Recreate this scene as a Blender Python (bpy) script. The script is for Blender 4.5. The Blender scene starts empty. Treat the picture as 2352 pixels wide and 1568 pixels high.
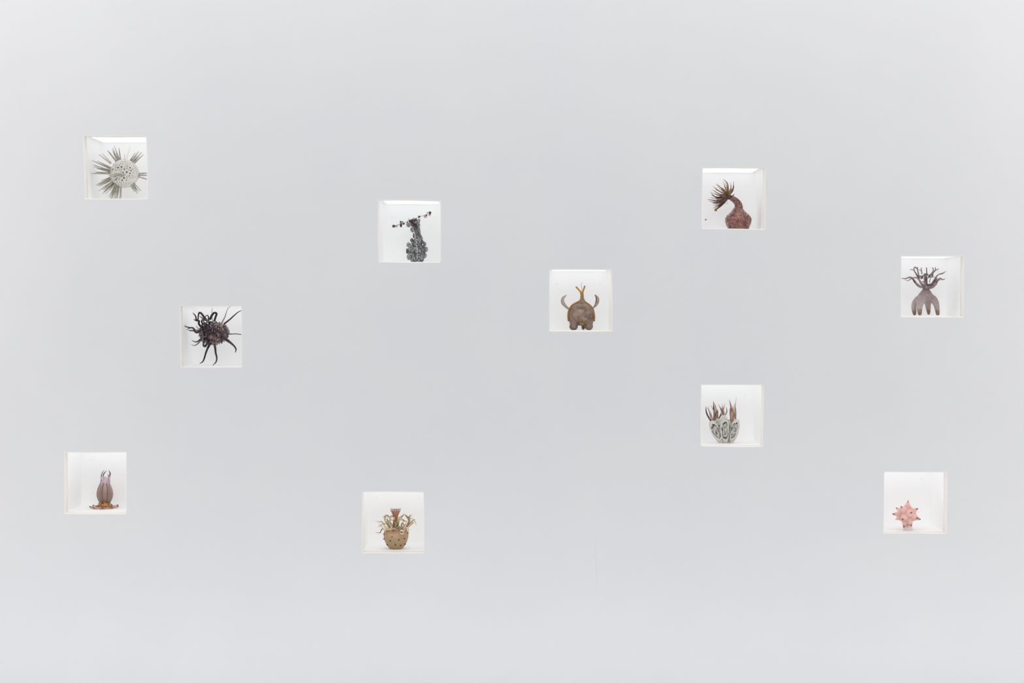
import bpy, bmesh, math, random
from mathutils import Vector, Matrix, Quaternion

# ------------------------------------------------------------------ scale and view
S = 0.0015                 # metres for one photograph pixel on the wall face
DPX = 3450.0               # camera distance from the wall, in those pixels
D = DPX * S
CX, HY = 1176.0, 715.0     # photograph column / row that the lens axis meets
EYE = 1.56
Q = 170.0 / 1568.0         # one tracing unit, in photograph pixels
scene = bpy.context.scene
col = scene.collection

cam_data = bpy.data.cameras.new('camera')
cam_data.sensor_width = 36.0
cam_data.lens = 36.0 * DPX / 2352.0
cam_data.shift_y = -(784.0 - HY) / 2352.0
cam_data.clip_start = 0.05
cam = bpy.data.objects.new('camera', cam_data)
col.objects.link(cam)
cam.location = (0, -D, EYE)
cam.rotation_euler = (math.pi / 2, 0, 0)
scene.camera = cam

world = bpy.data.worlds.new('world')
scene.world = world
world.use_nodes = True
world.node_tree.nodes['Background'].inputs[0].default_value = (0.9, 0.95, 1.0, 1)
world.node_tree.nodes['Background'].inputs[1].default_value = 0.3

ROOM_X, ROOM_Y, ROOM_Z = 2.6, -7.4, 3.3
def area_light(name, loc, sx, sy, power, color, rot=(0, 0, 0)):
    l = bpy.data.lights.new(name, 'AREA')
    l.shape = 'RECTANGLE'; l.size = sx; l.size_y = sy
    l.energy = power; l.color = color
    o = bpy.data.objects.new(name, l)
    col.objects.link(o); o.location = loc; o.rotation_euler = rot
    return o
# unseen area lights, added to shape the wall's brightness from ceiling, floor and sides
area_light('ceiling_fill', (0, -3.4, ROOM_Z - 0.03), 3.6, 3.2, 48.8, (0.97, 0.988, 1.0))
area_light('wall_fill_top', (0, -0.6, ROOM_Z - 0.03), 4.6, 0.2, 15.8, (1.0, 0.995, 0.99))  # added strip that brightens the upper wall
area_light('ceiling_fill', (-2.1, -0.7, ROOM_Z - 0.03), 0.5, 0.5, 1.9, (1.0, 0.99, 0.98))  # this and the next: added to lift the upper corners
area_light('ceiling_fill', (2.1, -0.7, ROOM_Z - 0.03), 0.5, 0.5, 1.9, (1.0, 0.99, 0.98))
area_light('wall_fill_bottom', (0, -0.5, 0.03), 4.6, 0.2, 8.6, (0.99, 0.995, 1.0), (math.pi, 0, 0))  # added strip that brightens the lower wall
area_light('wall_fill_side', (-ROOM_X + 0.03, -0.7, 1.6), 2.4, 0.9, 7.4, (1.0, 0.97, 0.94), (0, -math.pi / 2, 0))  # added light on each side, brightens the wall edges
area_light('wall_fill_side', (ROOM_X - 0.03, -0.7, 1.6), 2.4, 0.9, 7.2, (1.0, 0.97, 0.94), (0, math.pi / 2, 0))
NICHE_LAMP = 1.08
PANEL_GLOW = 0.168  # strength of the emission added to the niche panels

vs = scene.view_settings
vs.view_transform = 'Standard'
vs.look = 'None'
vs.exposure = 0.0
vs.gamma = 1.0
vs.use_curve_mapping = False

# ------------------------------------------------------------------ materials
def lin(c):
    def f(x):
        x /= 255.0
        return x / 12.92 if x <= 0.04045 else ((x + 0.055) / 1.055) ** 2.4
    return (f(c[0]), f(c[1]), f(c[2]), 1.0)

def mat(name, c1, c2=None, scale=60.0, rough=0.5, metal=0.0, bump=0.0, bump_scale=None, lo=0.35, hi=0.65,
        coat=0.0, trans=0.0, sss=0.0, spec=0.5, tex='noise', extra=None):
    m = bpy.data.materials.new(name)
    m.use_nodes = True
    nt = m.node_tree
    b = nt.nodes['Principled BSDF']
    b.inputs['Roughness'].default_value = rough
    b.inputs['Metallic'].default_value = metal
    b.inputs['Coat Weight'].default_value = coat
    b.inputs['Coat Roughness'].default_value = 0.12
    b.inputs['Transmission Weight'].default_value = trans
    b.inputs['Specular IOR Level'].default_value = spec
    if sss:
        b.inputs['Subsurface Weight'].default_value = sss
        b.inputs['Subsurface Radius'].default_value = (0.01, 0.007, 0.006)
        b.inputs['Subsurface Scale'].default_value = 1.0
    b.inputs['Base Color'].default_value = lin(c1)
    tc = nt.nodes.new('ShaderNodeTexCoord')
    if c2 is not None:
        if tex == 'voronoi':
            t = nt.nodes.new('ShaderNodeTexVoronoi'); t.inputs['Scale'].default_value = scale
            out = t.outputs['Distance']
        else:
            t = nt.nodes.new('ShaderNodeTexNoise'); t.inputs['Scale'].default_value = scale
            t.inputs['Detail'].default_value = 5.0
            out = t.outputs['Fac']
        nt.links.new(tc.outputs['Object'], t.inputs['Vector'])
        r = nt.nodes.new('ShaderNodeValToRGB')
        r.color_ramp.elements[0].position = lo; r.color_ramp.elements[0].color = lin(c1)
        r.color_ramp.elements[1].position = hi; r.color_ramp.elements[1].color = lin(c2)
        if extra:
            for p, c in extra:
                e = r.color_ramp.elements.new(p); e.color = lin(c)
        nt.links.new(out, r.inputs['Fac'])
        nt.links.new(r.outputs['Color'], b.inputs['Base Color'])
    if bump:
        t2 = nt.nodes.new('ShaderNodeTexNoise')
        t2.inputs['Scale'].default_value = bump_scale or scale * 3
        t2.inputs['Detail'].default_value = 4.0
        nt.links.new(tc.outputs['Object'], t2.inputs['Vector'])
        bn = nt.nodes.new('ShaderNodeBump')
        bn.inputs['Strength'].default_value = bump
        bn.inputs['Distance'].default_value = 0.001
        nt.links.new(t2.outputs['Fac'], bn.inputs['Height'])
        nt.links.new(bn.outputs['Normal'], b.inputs['Normal'])
    return m

def radial_mat(name, stops, rmax, rough=0.5, sss=0.0, noise=0.0, bump=0.0):
    """Glaze whose colour follows the distance from the piece's own centre."""
    m = bpy.data.materials.new(name); m.use_nodes = True
    nt = m.node_tree; b = nt.nodes['Principled BSDF']
    b.inputs['Roughness'].default_value = rough
    if sss:
        b.inputs['Subsurface Weight'].default_value = sss
        b.inputs['Subsurface Radius'].default_value = (0.012, 0.006, 0.005)
        b.inputs['Subsurface Scale'].default_value = 1.0
    tc = nt.nodes.new('ShaderNodeTexCoord')
    ln = nt.nodes.new('ShaderNodeVectorMath'); ln.operation = 'LENGTH'
    nt.links.new(tc.outputs['Object'], ln.inputs[0])
    dv = nt.nodes.new('ShaderNodeMath'); dv.operation = 'DIVIDE'
    nt.links.new(ln.outputs['Value'], dv.inputs[0]); dv.inputs[1].default_value = rmax
    src = dv.outputs[0]
    if noise:
        n = nt.nodes.new('ShaderNodeTexNoise'); n.inputs['Scale'].default_value = 90
        nt.links.new(tc.outputs['Object'], n.inputs['Vector'])
        ma = nt.nodes.new('ShaderNodeMath'); ma.operation = 'MULTIPLY_ADD'
        nt.links.new(n.outputs['Fac'], ma.inputs[0]); ma.inputs[1].default_value = noise
        nt.links.new(src, ma.inputs[2]); src = ma.outputs[0]
    r = nt.nodes.new('ShaderNodeValToRGB')
    els = r.color_ramp.elements
    els[0].position, els[0].color = stops[0][0], lin(stops[0][1])
    els[1].position, els[1].color = stops[-1][0], lin(stops[-1][1])
    for p, c in stops[1:-1]:
        e = els.new(p); e.color = lin(c)
    nt.links.new(src, r.inputs['Fac'])
    nt.links.new(r.outputs['Color'], b.inputs['Base Color'])
    if bump:
        t2 = nt.nodes.new('ShaderNodeTexNoise'); t2.inputs['Scale'].default_value = 400
        nt.links.new(tc.outputs['Object'], t2.inputs['Vector'])
        bn = nt.nodes.new('ShaderNodeBump'); bn.inputs['Strength'].default_value = bump
        bn.inputs['Distance'].default_value = 0.001
        nt.links.new(t2.outputs['Fac'], bn.inputs['Height']); nt.links.new(bn.outputs['Normal'], b.inputs['Normal'])
    return m

def height_mat(name, stops, z0, z1, rough=0.5, noise=0.15, nscale=70, metal=0.0, bump=0.0, coat=0.0):
    """Glaze poured on in bands: colour by height on the piece, broken up by noise."""
    m = bpy.data.materials.new(name); m.use_nodes = True
    nt = m.node_tree; b = nt.nodes['Principled BSDF']
    b.inputs['Roughness'].default_value = rough; b.inputs['Metallic'].default_value = metal
    b.inputs['Coat Weight'].default_value = coat; b.inputs['Coat Roughness'].default_value = 0.1
    tc = nt.nodes.new('ShaderNodeTexCoord')
    sp = nt.nodes.new('ShaderNodeSeparateXYZ'); nt.links.new(tc.outputs['Object'], sp.inputs[0])
    mr = nt.nodes.new('ShaderNodeMapRange'); mr.clamp = False
    mr.inputs['From Min'].default_value = z0; mr.inputs['From Max'].default_value = z1
    nt.links.new(sp.outputs['Z'], mr.inputs['Value'])
    n = nt.nodes.new('ShaderNodeTexNoise'); n.inputs['Scale'].default_value = nscale; n.inputs['Detail'].default_value = 5
    nt.links.new(tc.outputs['Object'], n.inputs['Vector'])
    ma = nt.nodes.new('ShaderNodeMath'); ma.operation = 'MULTIPLY_ADD'
    sb = nt.nodes.new('ShaderNodeMath'); sb.operation = 'SUBTRACT'; sb.inputs[1].default_value = 0.5
    nt.links.new(n.outputs['Fac'], sb.inputs[0])
    nt.links.new(sb.outputs[0], ma.inputs[0]); ma.inputs[1].default_value = noise * 2
    nt.links.new(mr.outputs[0], ma.inputs[2])
    r = nt.nodes.new('ShaderNodeValToRGB'); els = r.color_ramp.elements
    els[0].position, els[0].color = stops[0][0], lin(stops[0][1])
    els[1].position, els[1].color = stops[-1][0], lin(stops[-1][1])
    for p, c in stops[1:-1]:
        e = els.new(p); e.color = lin(c)
    nt.links.new(ma.outputs[0], r.inputs['Fac']); nt.links.new(r.outputs['Color'], b.inputs['Base Color'])
    if bump:
        t2 = nt.nodes.new('ShaderNodeTexNoise'); t2.inputs['Scale'].default_value = 350
        nt.links.new(tc.outputs['Object'], t2.inputs['Vector'])
        bn = nt.nodes.new('ShaderNodeBump'); bn.inputs['Strength'].default_value = bump
        bn.inputs['Distance'].default_value = 0.001
        nt.links.new(t2.outputs['Fac'], bn.inputs['Height']); nt.links.new(bn.outputs['Normal'], b.inputs['Normal'])
    return m

def emit_mat(name, c, strength):
    m = bpy.data.materials.new(name); m.use_nodes = True
    nt = m.node_tree; nt.nodes.clear()
    o = nt.nodes.new('ShaderNodeOutputMaterial'); e = nt.nodes.new('ShaderNodeEmission')
    e.inputs[0].default_value = lin(c); e.inputs[1].default_value = strength
    nt.links.new(e.outputs[0], o.inputs[0])
    return m

M = {}
M['wall'] = mat('wall_paint', (226, 227, 231), (228, 229, 232), scale=2.5, rough=0.7, bump=0.04, bump_scale=180, spec=0.25)
M['room'] = mat('room_paint', (236, 235, 233), rough=0.8, spec=0.2)
M['floor'] = mat('floor_concrete', (232, 232, 233), (238, 238, 238), scale=3, rough=0.6)
M['filler'] = mat('wall_filler', (217, 218, 221), rough=0.8)
M['lining'] = mat('lining_board', (246, 242, 237), (247, 243, 240), scale=30, rough=0.6, spec=0.3)
M['box'] = mat('niche_white', (249, 249, 249), (250, 250, 250), scale=8, rough=0.55, spec=0.3)
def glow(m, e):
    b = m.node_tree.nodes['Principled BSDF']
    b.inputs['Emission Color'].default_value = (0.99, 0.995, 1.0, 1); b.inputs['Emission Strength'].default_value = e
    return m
# emission added to the box panels, strongest at the back, to brighten the niches; a lamp sits in the top
glow(M['box'], PANEL_GLOW * 0.62)
M['glow_back'] = glow(mat('glowing_back_white', (248, 248, 248), rough=0.5, spec=0.3), PANEL_GLOW)
M['screw'] = glow(mat('screw_cap', (243, 242, 240), rough=0.5), PANEL_GLOW * 0.93)  # caps get added emission too, so they blend into the glowing back
M['pin'] = mat('bare_screw', (135, 130, 132), rough=0.45, metal=0.4)
M['lamp'] = emit_mat('niche_lamp_diffuser', (251, 253, 255), NICHE_LAMP)

# ------------------------------------------------------------------ mesh helpers
def new_obj(name, mesh, material, parent=None, loc=None):
    o = bpy.data.objects.new(name, mesh)
    if material is not None and not mesh.materials:
        mesh.materials.append(material)
    col.objects.link(o)
    if parent is not None: o.parent = parent
    if loc is not None: o.location = loc
    return o

class MB:
    """Collects vertices and faces for one mesh."""
    def __init__(s): s.v = []; s.f = []; s.flat = set()
    def add(s, vs, fs, flat=False):
        n = len(s.v); s.v.extend(vs)
        for f in fs:
            if flat: s.flat.add(len(s.f))
            s.f.append(tuple(i + n for i in f))
    def build(s, name, material, parent=None, loc=None, kind=None):
        me = bpy.data.meshes.new(name)
        o0 = Vector(loc) if loc is not None else None
        me.from_pydata([tuple(p) for p in s.v], [], s.f)
        me.polygons.foreach_set('use_smooth', [i not in s.flat for i in range(len(s.f))])
        me.update()
        o = new_obj(name, me, material, parent, loc)
        if kind: o['kind'] = kind
        return o
    def box(s, x0, x1, y0, y1, z0, z1):
        vs = [Vector((x, y, z)) for x in (x0, x1) for y in (y0, y1) for z in (z0, z1)]
        s.add(vs, [(0, 1, 3, 2), (4, 6, 7, 5), (0, 4, 5, 1), (2, 3, 7, 6), (0, 2, 6, 4), (1, 5, 7, 3)], True)

def spline(pts, n):
    """Catmull-Rom through tuples (any length), n samples per span."""
    out = []
    P = [pts[0]] + list(pts) + [pts[-1]]
    for i in range(1, len(P) - 2):
        a, b, c, d = P[i - 1], P[i], P[i + 1], P[i + 2]
        for k in range(n):
            t = k / n; t2 = t * t; t3 = t2 * t
            out.append(tuple(0.5 * (2 * b[j] + (c[j] - a[j]) * t + (2 * a[j] - 5 * b[j] + 4 * c[j] - d[j]) * t2
                                    + (3 * b[j] - a[j] - 3 * c[j] + d[j]) * t3) for j in range(len(b))))
    out.append(tuple(pts[-1]))
    return out

def add_tube(mb, pts, radii, segs=8, flat=1.0, cap0=0.6, cap1=0.6, normal=None):
    """Sweep a (possibly flattened) circle along points."""
    pts = [Vector(p) for p in pts]
    n = len(pts)
    tang = []
    for i in range(n):
        d = pts[min(i + 1, n - 1)] - pts[max(i - 1, 0)]
        tang.append(d.normalized() if d.length > 1e-9 else Vector((0, 0, 1)))
    ref = Vector(normal) if normal is not None else Vector((0, 1, 0))
    if abs(ref.dot(tang[0])) > 0.95: ref = Vector((1, 0, 0.2))
    nrm = (ref - tang[0] * ref.dot(tang[0])).normalized()
    vs, fs = [], []
    for i in range(n):
        if i:
            nrm = nrm - tang[i] * nrm.dot(tang[i])
            nrm = nrm.normalized() if nrm.length > 1e-6 else tang[i].orthogonal().normalized()
        bn = tang[i].cross(nrm)
        r = max(radii[i], 1e-6)
        for k in range(segs):
            a = 2 * math.pi * k / segs
            vs.append(pts[i] + bn * (math.cos(a) * r) + nrm * (math.sin(a) * r * flat))
    for i in range(n - 1):
        for k in range(segs):
            k2 = (k + 1) % segs
            fs.append((i * segs + k, i * segs + k2, (i + 1) * segs + k2, (i + 1) * segs + k))
    if cap0 is not None:
        vs.append(pts[0] - tang[0] * radii[0] * cap0); c = len(vs) - 1
        for k in range(segs): fs.append((c, (k + 1) % segs, k))
    if cap1 is not None:
        vs.append(pts[-1] + tang[-1] * radii[-1] * cap1); c = len(vs) - 1; b = (n - 1) * segs
        for k in range(segs): fs.append((c, b + k, b + (k + 1) % segs))
    mb.add(vs, fs)

def add_ball(mb, c, rx, ry=None, rz=None, nu=10, nv=7, rot=None):
    ry = rx if ry is None else ry; rz = rx if rz is None else rz
    c = Vector(c)
    def tr(p): return c + (rot @ p if rot is not None else p)
    vs = [tr(Vector((0, 0, rz)))]; fs = []
    for j in range(1, nv):
        t = math.pi * j / nv
        for i in range(nu):
            a = 2 * math.pi * i / nu
            vs.append(tr(Vector((rx * math.sin(t) * math.cos(a), ry * math.sin(t) * math.sin(a), rz * math.cos(t)))))
    vs.append(tr(Vector((0, 0, -rz))))
    for i in range(nu): fs.append((0, 1 + i, 1 + (i + 1) % nu))
    for j in range(nv - 2):
        for i in range(nu):
            a = 1 + j * nu + i; b = 1 + j * nu + (i + 1) % nu
            fs.append((a, a + nu, b + nu, b))
    L = len(vs) - 1; b0 = 1 + (nv - 2) * nu
    for i in range(nu): fs.append((b0 + i, L, b0 + (i + 1) % nu))
    mb.add(vs, fs)

def add_cone(mb, p, d, r, h, segs=6):
    p = Vector(p); d = Vector(d).normalized()
    a = d.orthogonal().normalized(); b = d.cross(a)
    vs = [p - d * r * 0.4 + (a * math.cos(2 * math.pi * k / segs) + b * math.sin(2 * math.pi * k / segs)) * r for k in range(segs)]
    vs += [p + d * h * 0.55 + (a * math.cos(2 * math.pi * k / segs) + b * math.sin(2 * math.pi * k / segs)) * r * 0.4 for k in range(segs)]
    vs.append(p + d * h)
    fs = [(k, (k + 1) % segs, segs + (k + 1) % segs, segs + k) for k in range(segs)]
    fs += [(segs + k, segs + (k + 1) % segs, 2 * segs) for k in range(segs)]
    mb.add(vs, fs)

def add_disc(mb, p, d, r, h, segs=9):
    """Low round cap on a surface."""
    p = Vector(p); d = Vector(d).normalized()
    a = d.orthogonal().normalized(); b = d.cross(a)
    vs = []
    for rr, hh in ((r, -h), (r * 0.85, h * 0.6)):
        vs += [p + d * hh + (a * math.cos(2 * math.pi * k / segs) + b * math.sin(2 * math.pi * k / segs)) * rr for k in range(segs)]
    vs.append(p + d * h)
    fs = [(k, (k + 1) % segs, segs + (k + 1) % segs, segs + k) for k in range(segs)]
    fs += [(segs + k, segs + (k + 1) % segs, 2 * segs) for k in range(segs)]
    mb.add(vs, fs)

def add_ring(mb, p, d, R, r, n=12, m=6):
    p = Vector(p); d = Vector(d).normalized()
    a = d.orthogonal().normalized(); b = d.cross(a)
    vs, fs = [], []
    for i in range(n):
        t = 2 * math.pi * i / n
        e = a * math.cos(t) + b * math.sin(t)
        for j in range(m):
            s = 2 * math.pi * j / m
            vs.append(p + e * (R + r * math.cos(s)) + d * (r * math.sin(s)))
    for i in range(n):
        for j in range(m):
            i2, j2 = (i + 1) % n, (j + 1) % m
            fs.append((i * m + j, i2 * m + j, i2 * m + j2, i * m + j2))
    mb.add(vs, fs)

def add_lathe(mb, c, prof, segs=32, wob=None):
    """prof: list of (r, z) bottom to top, about the vertical through c."""
    c = Vector(c); vs, fs = [], []
    for r, z in prof:
        for k in range(segs):
            a = 2 * math.pi * k / segs
            rr = r * (wob(a, z) if wob else 1.0)
            vs.append(c + Vector((rr * math.cos(a), rr * math.sin(a), z)))
    n = len(prof)
    for i in range(n - 1):
        for k in range(segs):
            k2 = (k + 1) % segs
            fs.append((i * segs + k, i * segs + k2, (i + 1) * segs + k2, (i + 1) * segs + k))
    fs.append(tuple(range(segs))[::-1]); fs.append(tuple((n - 1) * segs + k for k in range(segs)))
    mb.add(vs, fs)

def fuse(mb, voxel, smooth=6, factor=0.5):
    """Fuse overlapping shapes of one mesh into a single continuous skin."""
    me = bpy.data.meshes.new('fuse'); me.from_pydata([tuple(p) for p in mb.v], [], mb.f); me.update()
    o = bpy.data.objects.new('fuse', me); col.objects.link(o)
    r = o.modifiers.new('r', 'REMESH'); r.mode = 'VOXEL'; r.voxel_size = voxel; r.use_smooth_shade = True
    s = o.modifiers.new('s', 'SMOOTH'); s.iterations = smooth; s.factor = factor
    dg = bpy.context.evaluated_depsgraph_get()
    out = bpy.data.meshes.new_from_object(o.evaluated_get(dg))
    bpy.data.objects.remove(o); bpy.data.meshes.remove(me)
    out.polygons.foreach_set('use_smooth', [True] * len(out.polygons))
    return out

# ------------------------------------------------------------------ room and wall with ten openings
def wx(px, y=0.0): return (px - CX) * S * (1 + y / D)
def wz(py, y=0.0): return EYE - (py - HY) * S * (1 + y / D)

# crop origin, corner points TL TR BR BL in tracing units, corner radii
NICHES = {
 'urchin':   ((180, 300),  [(112, 108), (1428, 116), (1455, 1432), (150, 1434)], [30, 55, 12, 26]),
 'tentacle': ((400, 690),  [(130, 118), (1415, 125), (1420, 1402), (152, 1402)], [14, 12, 12, 16]),
 'egg':      ((135, 1025), [(125, 128), (1422, 130), (1418, 1422), (134, 1416)], [26, 26, 22, 36]),
 'beaded':   ((855, 445),  [(135, 130), (1442, 144), (1437, 1446), (143, 1436)], [14, 30, 34, 12]),
 'curly':    ((818, 1115), [(135, 140), (1422, 144), (1431, 1420), (146, 1418)], [34, 34, 18, 30]),
 'zipper':   ((1250, 605), [(120, 128), (1418, 130), (1430, 1426), (122, 1425)], [44, 22, 26, 34]),
 'palm':     ((1600, 370), [(134, 130), (1441, 138), (1437, 1441), (122, 1424)], [34, 16, 34, 40]),
 'pods':     ((1597, 870), [(135, 128), (1436, 130), (1420, 1426), (130, 1417)], [10, 16, 20, 36]),
 'branch':   ((2057, 573), [(132, 138), (1441, 140), (1426, 1421), (128, 1418)], [10, 24, 20, 14]),
 'star':     ((2017, 1070), [(136, 130), (1449, 136), (1430, 1426), (124, 1414)], [44, 24, 16, 50]),
}
T_LIN = 25 * S      # depth of the cut edge of the wall board
BACK = 140 * S      # depth of the niche back

def outline(key, off=0.0):
    (ox, oy), cs, rs = NICHES[key]
    rng = random.Random(key)
    pts = []
    P = [Vector((wx(ox + u * Q), wz(oy + v * Q))) for u, v in cs]
    c = sum(P, Vector((0, 0))) / 4
    for i in range(4):
        a, b, d = P[i - 1], P[i], P[(i + 1) % 4]
        r = rs[i] * Q * S
        e1 = (a - b).normalized(); e2 = (d - b).normalized()
        p0, p1 = b + e1 * r, b + e2 * r
        for k in range(7):
            t = k / 6
            pts.append((1 - t) ** 2 * p0 + 2 * t * (1 - t) * b + t * t * p1)
        q1 = d + (b - d).normalized() * rs[(i + 1) % 4] * Q * S
        nrm = Vector((-(q1 - p1).y, (q1 - p1).x)).normalized()
        amp = rng.uniform(-0.5, 0.9) * S; ph = rng.uniform(0.6, 1.4)
        for k in range(1, 10):
            t = k / 10
            pts.append(p1.lerp(q1, t) + nrm * amp * math.sin(math.pi * t) * (1 + 0.4 * math.sin(5 * t * ph)))
    out = []
    h = 70 * S
    for p in pts:
        d = p - c
        out.append(c + d * ((h + off) / h))
    return out, c

def structure(name, mb, material):
    o = mb.build(name, material); o['kind'] = 'structure'
    return o

def build_wall():
    bm = bmesh.new()
    X, Z0, Z1 = ROOM_X + 0.1, -0.1, ROOM_Z + 0.1
    rect = [(-X, Z0), (X, Z0), (X, Z1), (-X, Z1)]
    rv = [bm.verts.new((x, 0, z)) for x, z in rect]
    edges = [bm.edges.new((rv[i], rv[(i + 1) % 4])) for i in range(4)]
    R = 1.6 * S
    rings = {}
    for key in NICHES:
        o, _ = outline(key, R)
        vsr = [bm.verts.new((p.x, 0, p.y)) for p in o]
        edges += [bm.edges.new((vsr[i], vsr[(i + 1) % len(vsr)])) for i in range(len(vsr))]
        rings[key] = vsr
    bmesh.ops.triangle_fill(bm, use_beauty=True, edges=edges, normal=(0, -1, 0))
    for f in list(bm.faces):
        if f.normal.y > 0: f.normal_flip()
    bm.normal_update()
    me = bpy.data.meshes.new('wall_back'); bm.to_mesh(me); bm.free()
    o = new_obj('wall_back', me, M['wall']); o['kind'] = 'structure'
    return o
wall = build_wall()
for name, b in (('wall_left', (-ROOM_X - 0.1, -ROOM_X, ROOM_Y, 0, 0, ROOM_Z)), ('wall_right', (ROOM_X, ROOM_X + 0.1, ROOM_Y, 0, 0, ROOM_Z)),
                ('wall_rear', (-ROOM_X - 0.1, ROOM_X + 0.1, ROOM_Y - 0.1, ROOM_Y, 0, ROOM_Z)),
                ('ceiling', (-ROOM_X - 0.1, ROOM_X + 0.1, ROOM_Y - 0.1, 0, ROOM_Z, ROOM_Z + 0.1)),
                ('floor', (-ROOM_X - 0.1, ROOM_X + 0.1, ROOM_Y - 0.1, 0, -0.1, 0))):
    mb = MB(); mb.box(*b); structure(name, mb, M['floor' if name == 'floor' else 'room'])

# marks on the wall: a hairline crack and a few filled nail holes
mb = MB()
pts = [(1367.0, 1229), (1368.2, 1262), (1367.8, 1285), (1370.0, 1302), (1370.5, 1340), (1371.2, 1376)]
add_tube(mb, [Vector((wx(x), 0, wz(y))) for x, y in pts], [0.10 * S, 0.3 * S, 0.32 * S, 0.42 * S, 0.26 * S, 0.08 * S], 6, 0.5)
mb.build('hairline_crack', M['filler'], wall)
for x, y in ((1163, 34), (1241, 101), (1306, 276), (915.5, 455)):
    mb = MB(); add_disc(mb, (wx(x), 0, wz(y)), (0, -1, 0), 1.1 * S, 0.12 * S); mb.build('nail_hole', M['filler'], wall)

# ------------------------------------------------------------------ the niches
NLABEL = {
 'urchin': 'white lit wall niche holding the pale spiny sphere',
 'tentacle': 'white lit wall niche holding the dark sculpture with writhing tentacles',
 'egg': 'white lit wall niche around the small horned egg sculpture',
 'beaded': 'white lit wall niche holding the grey scaly bottle with beaded twig',
 'curly': 'white lit wall niche holding the tan pot with curling tentacles',
 'zipper': 'white lit wall niche holding the bronze creature with gold ribbed trim',
 'palm': 'white lit wall niche holding the red-brown vase with spiky leaf tuft',
 'pods': 'white lit wall niche holding the black and white pod cluster',
 'branch': 'white lit wall niche holding the grey four-legged branching sculpture',
 'star': 'white lit wall niche holding the pink spiked star',
}
FLOORZ = {}
for key in NICHES:
    pts, c = outline(key)
    root = bpy.data.objects.new('display_niche', None); col.objects.link(root)
    x0, x1 = min(p.x for p in pts) - 1.2 * S, max(p.x for p in pts) + 1.2 * S
    z0, z1 = min(p.y for p in pts) + 1.5 * S, max(p.y for p in pts) + 1.2 * S
    base = Vector(((x0 + x1) / 2, 0, z0)); root.location = base
    root['label'] = NLABEL[key]; root['category'] = 'niche'; root['group'] = 'square lit niches in the wall'
    FLOORZ[key] = z0
    def L(p): return Vector(p) - base
    # lining: the cut edge of the wall board
    mb = MB(); vs, fs = [], []
    rows = [(1.6 * S * (1 - math.sin(a)), 1.6 * S * (1 - math.cos(a))) for a in [math.pi / 2 * q / 5 for q in range(6)]] + [(0.0, T_LIN - 1.2 * S), (0.5 * S, T_LIN - 0.3 * S), (4 * S, T_LIN)]
    for off, y in rows:
        o, _ = outline(key, off)
        vs += [L((p.x, y, p.y)) for p in o]
    n = len(pts)
    for j in range(len(rows) - 1):
        for i in range(n):
            i2 = (i + 1) % n
            fs.append((j * n + i, j * n + i2, (j + 1) * n + i2, (j + 1) * n + i))
    mb.add(vs, fs); mb.build('lining', M['lining'], root)
    t = 5 * S; yb = BACK; yf = T_LIN
    def panel(name, b, m='box'):
        mb = MB(); mb.box(*b)
        mb.v = [L(v) for v in mb.v]
        return mb.build(name, M[m], root)
    panel('back_panel', (x0 - t, x1 + t, yb, yb + t, z0 - t, z1 + t), 'glow_back')
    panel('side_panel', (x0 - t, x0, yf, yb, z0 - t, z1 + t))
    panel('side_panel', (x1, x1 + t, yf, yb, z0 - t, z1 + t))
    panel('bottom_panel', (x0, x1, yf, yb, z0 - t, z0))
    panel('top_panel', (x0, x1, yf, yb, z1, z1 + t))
    mb = MB(); w = x1 - x0
    mb.box(x0 + 0.07 * w, x1 - 0.07 * w, 32 * S, 134 * S, z1 - 1.2 * S, z1)
    mb.v = [L(v) for v in mb.v]; mb.build('lamp_panel', M['lamp'], root)
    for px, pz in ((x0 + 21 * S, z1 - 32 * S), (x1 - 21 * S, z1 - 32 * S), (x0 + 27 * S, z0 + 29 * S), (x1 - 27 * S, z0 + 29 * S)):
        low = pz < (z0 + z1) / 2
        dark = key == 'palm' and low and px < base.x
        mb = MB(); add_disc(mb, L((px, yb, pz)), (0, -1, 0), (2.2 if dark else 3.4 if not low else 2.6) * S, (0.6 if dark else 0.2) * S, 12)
        mb.build('screw', M['pin' if dark else 'screw'], root)

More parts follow.
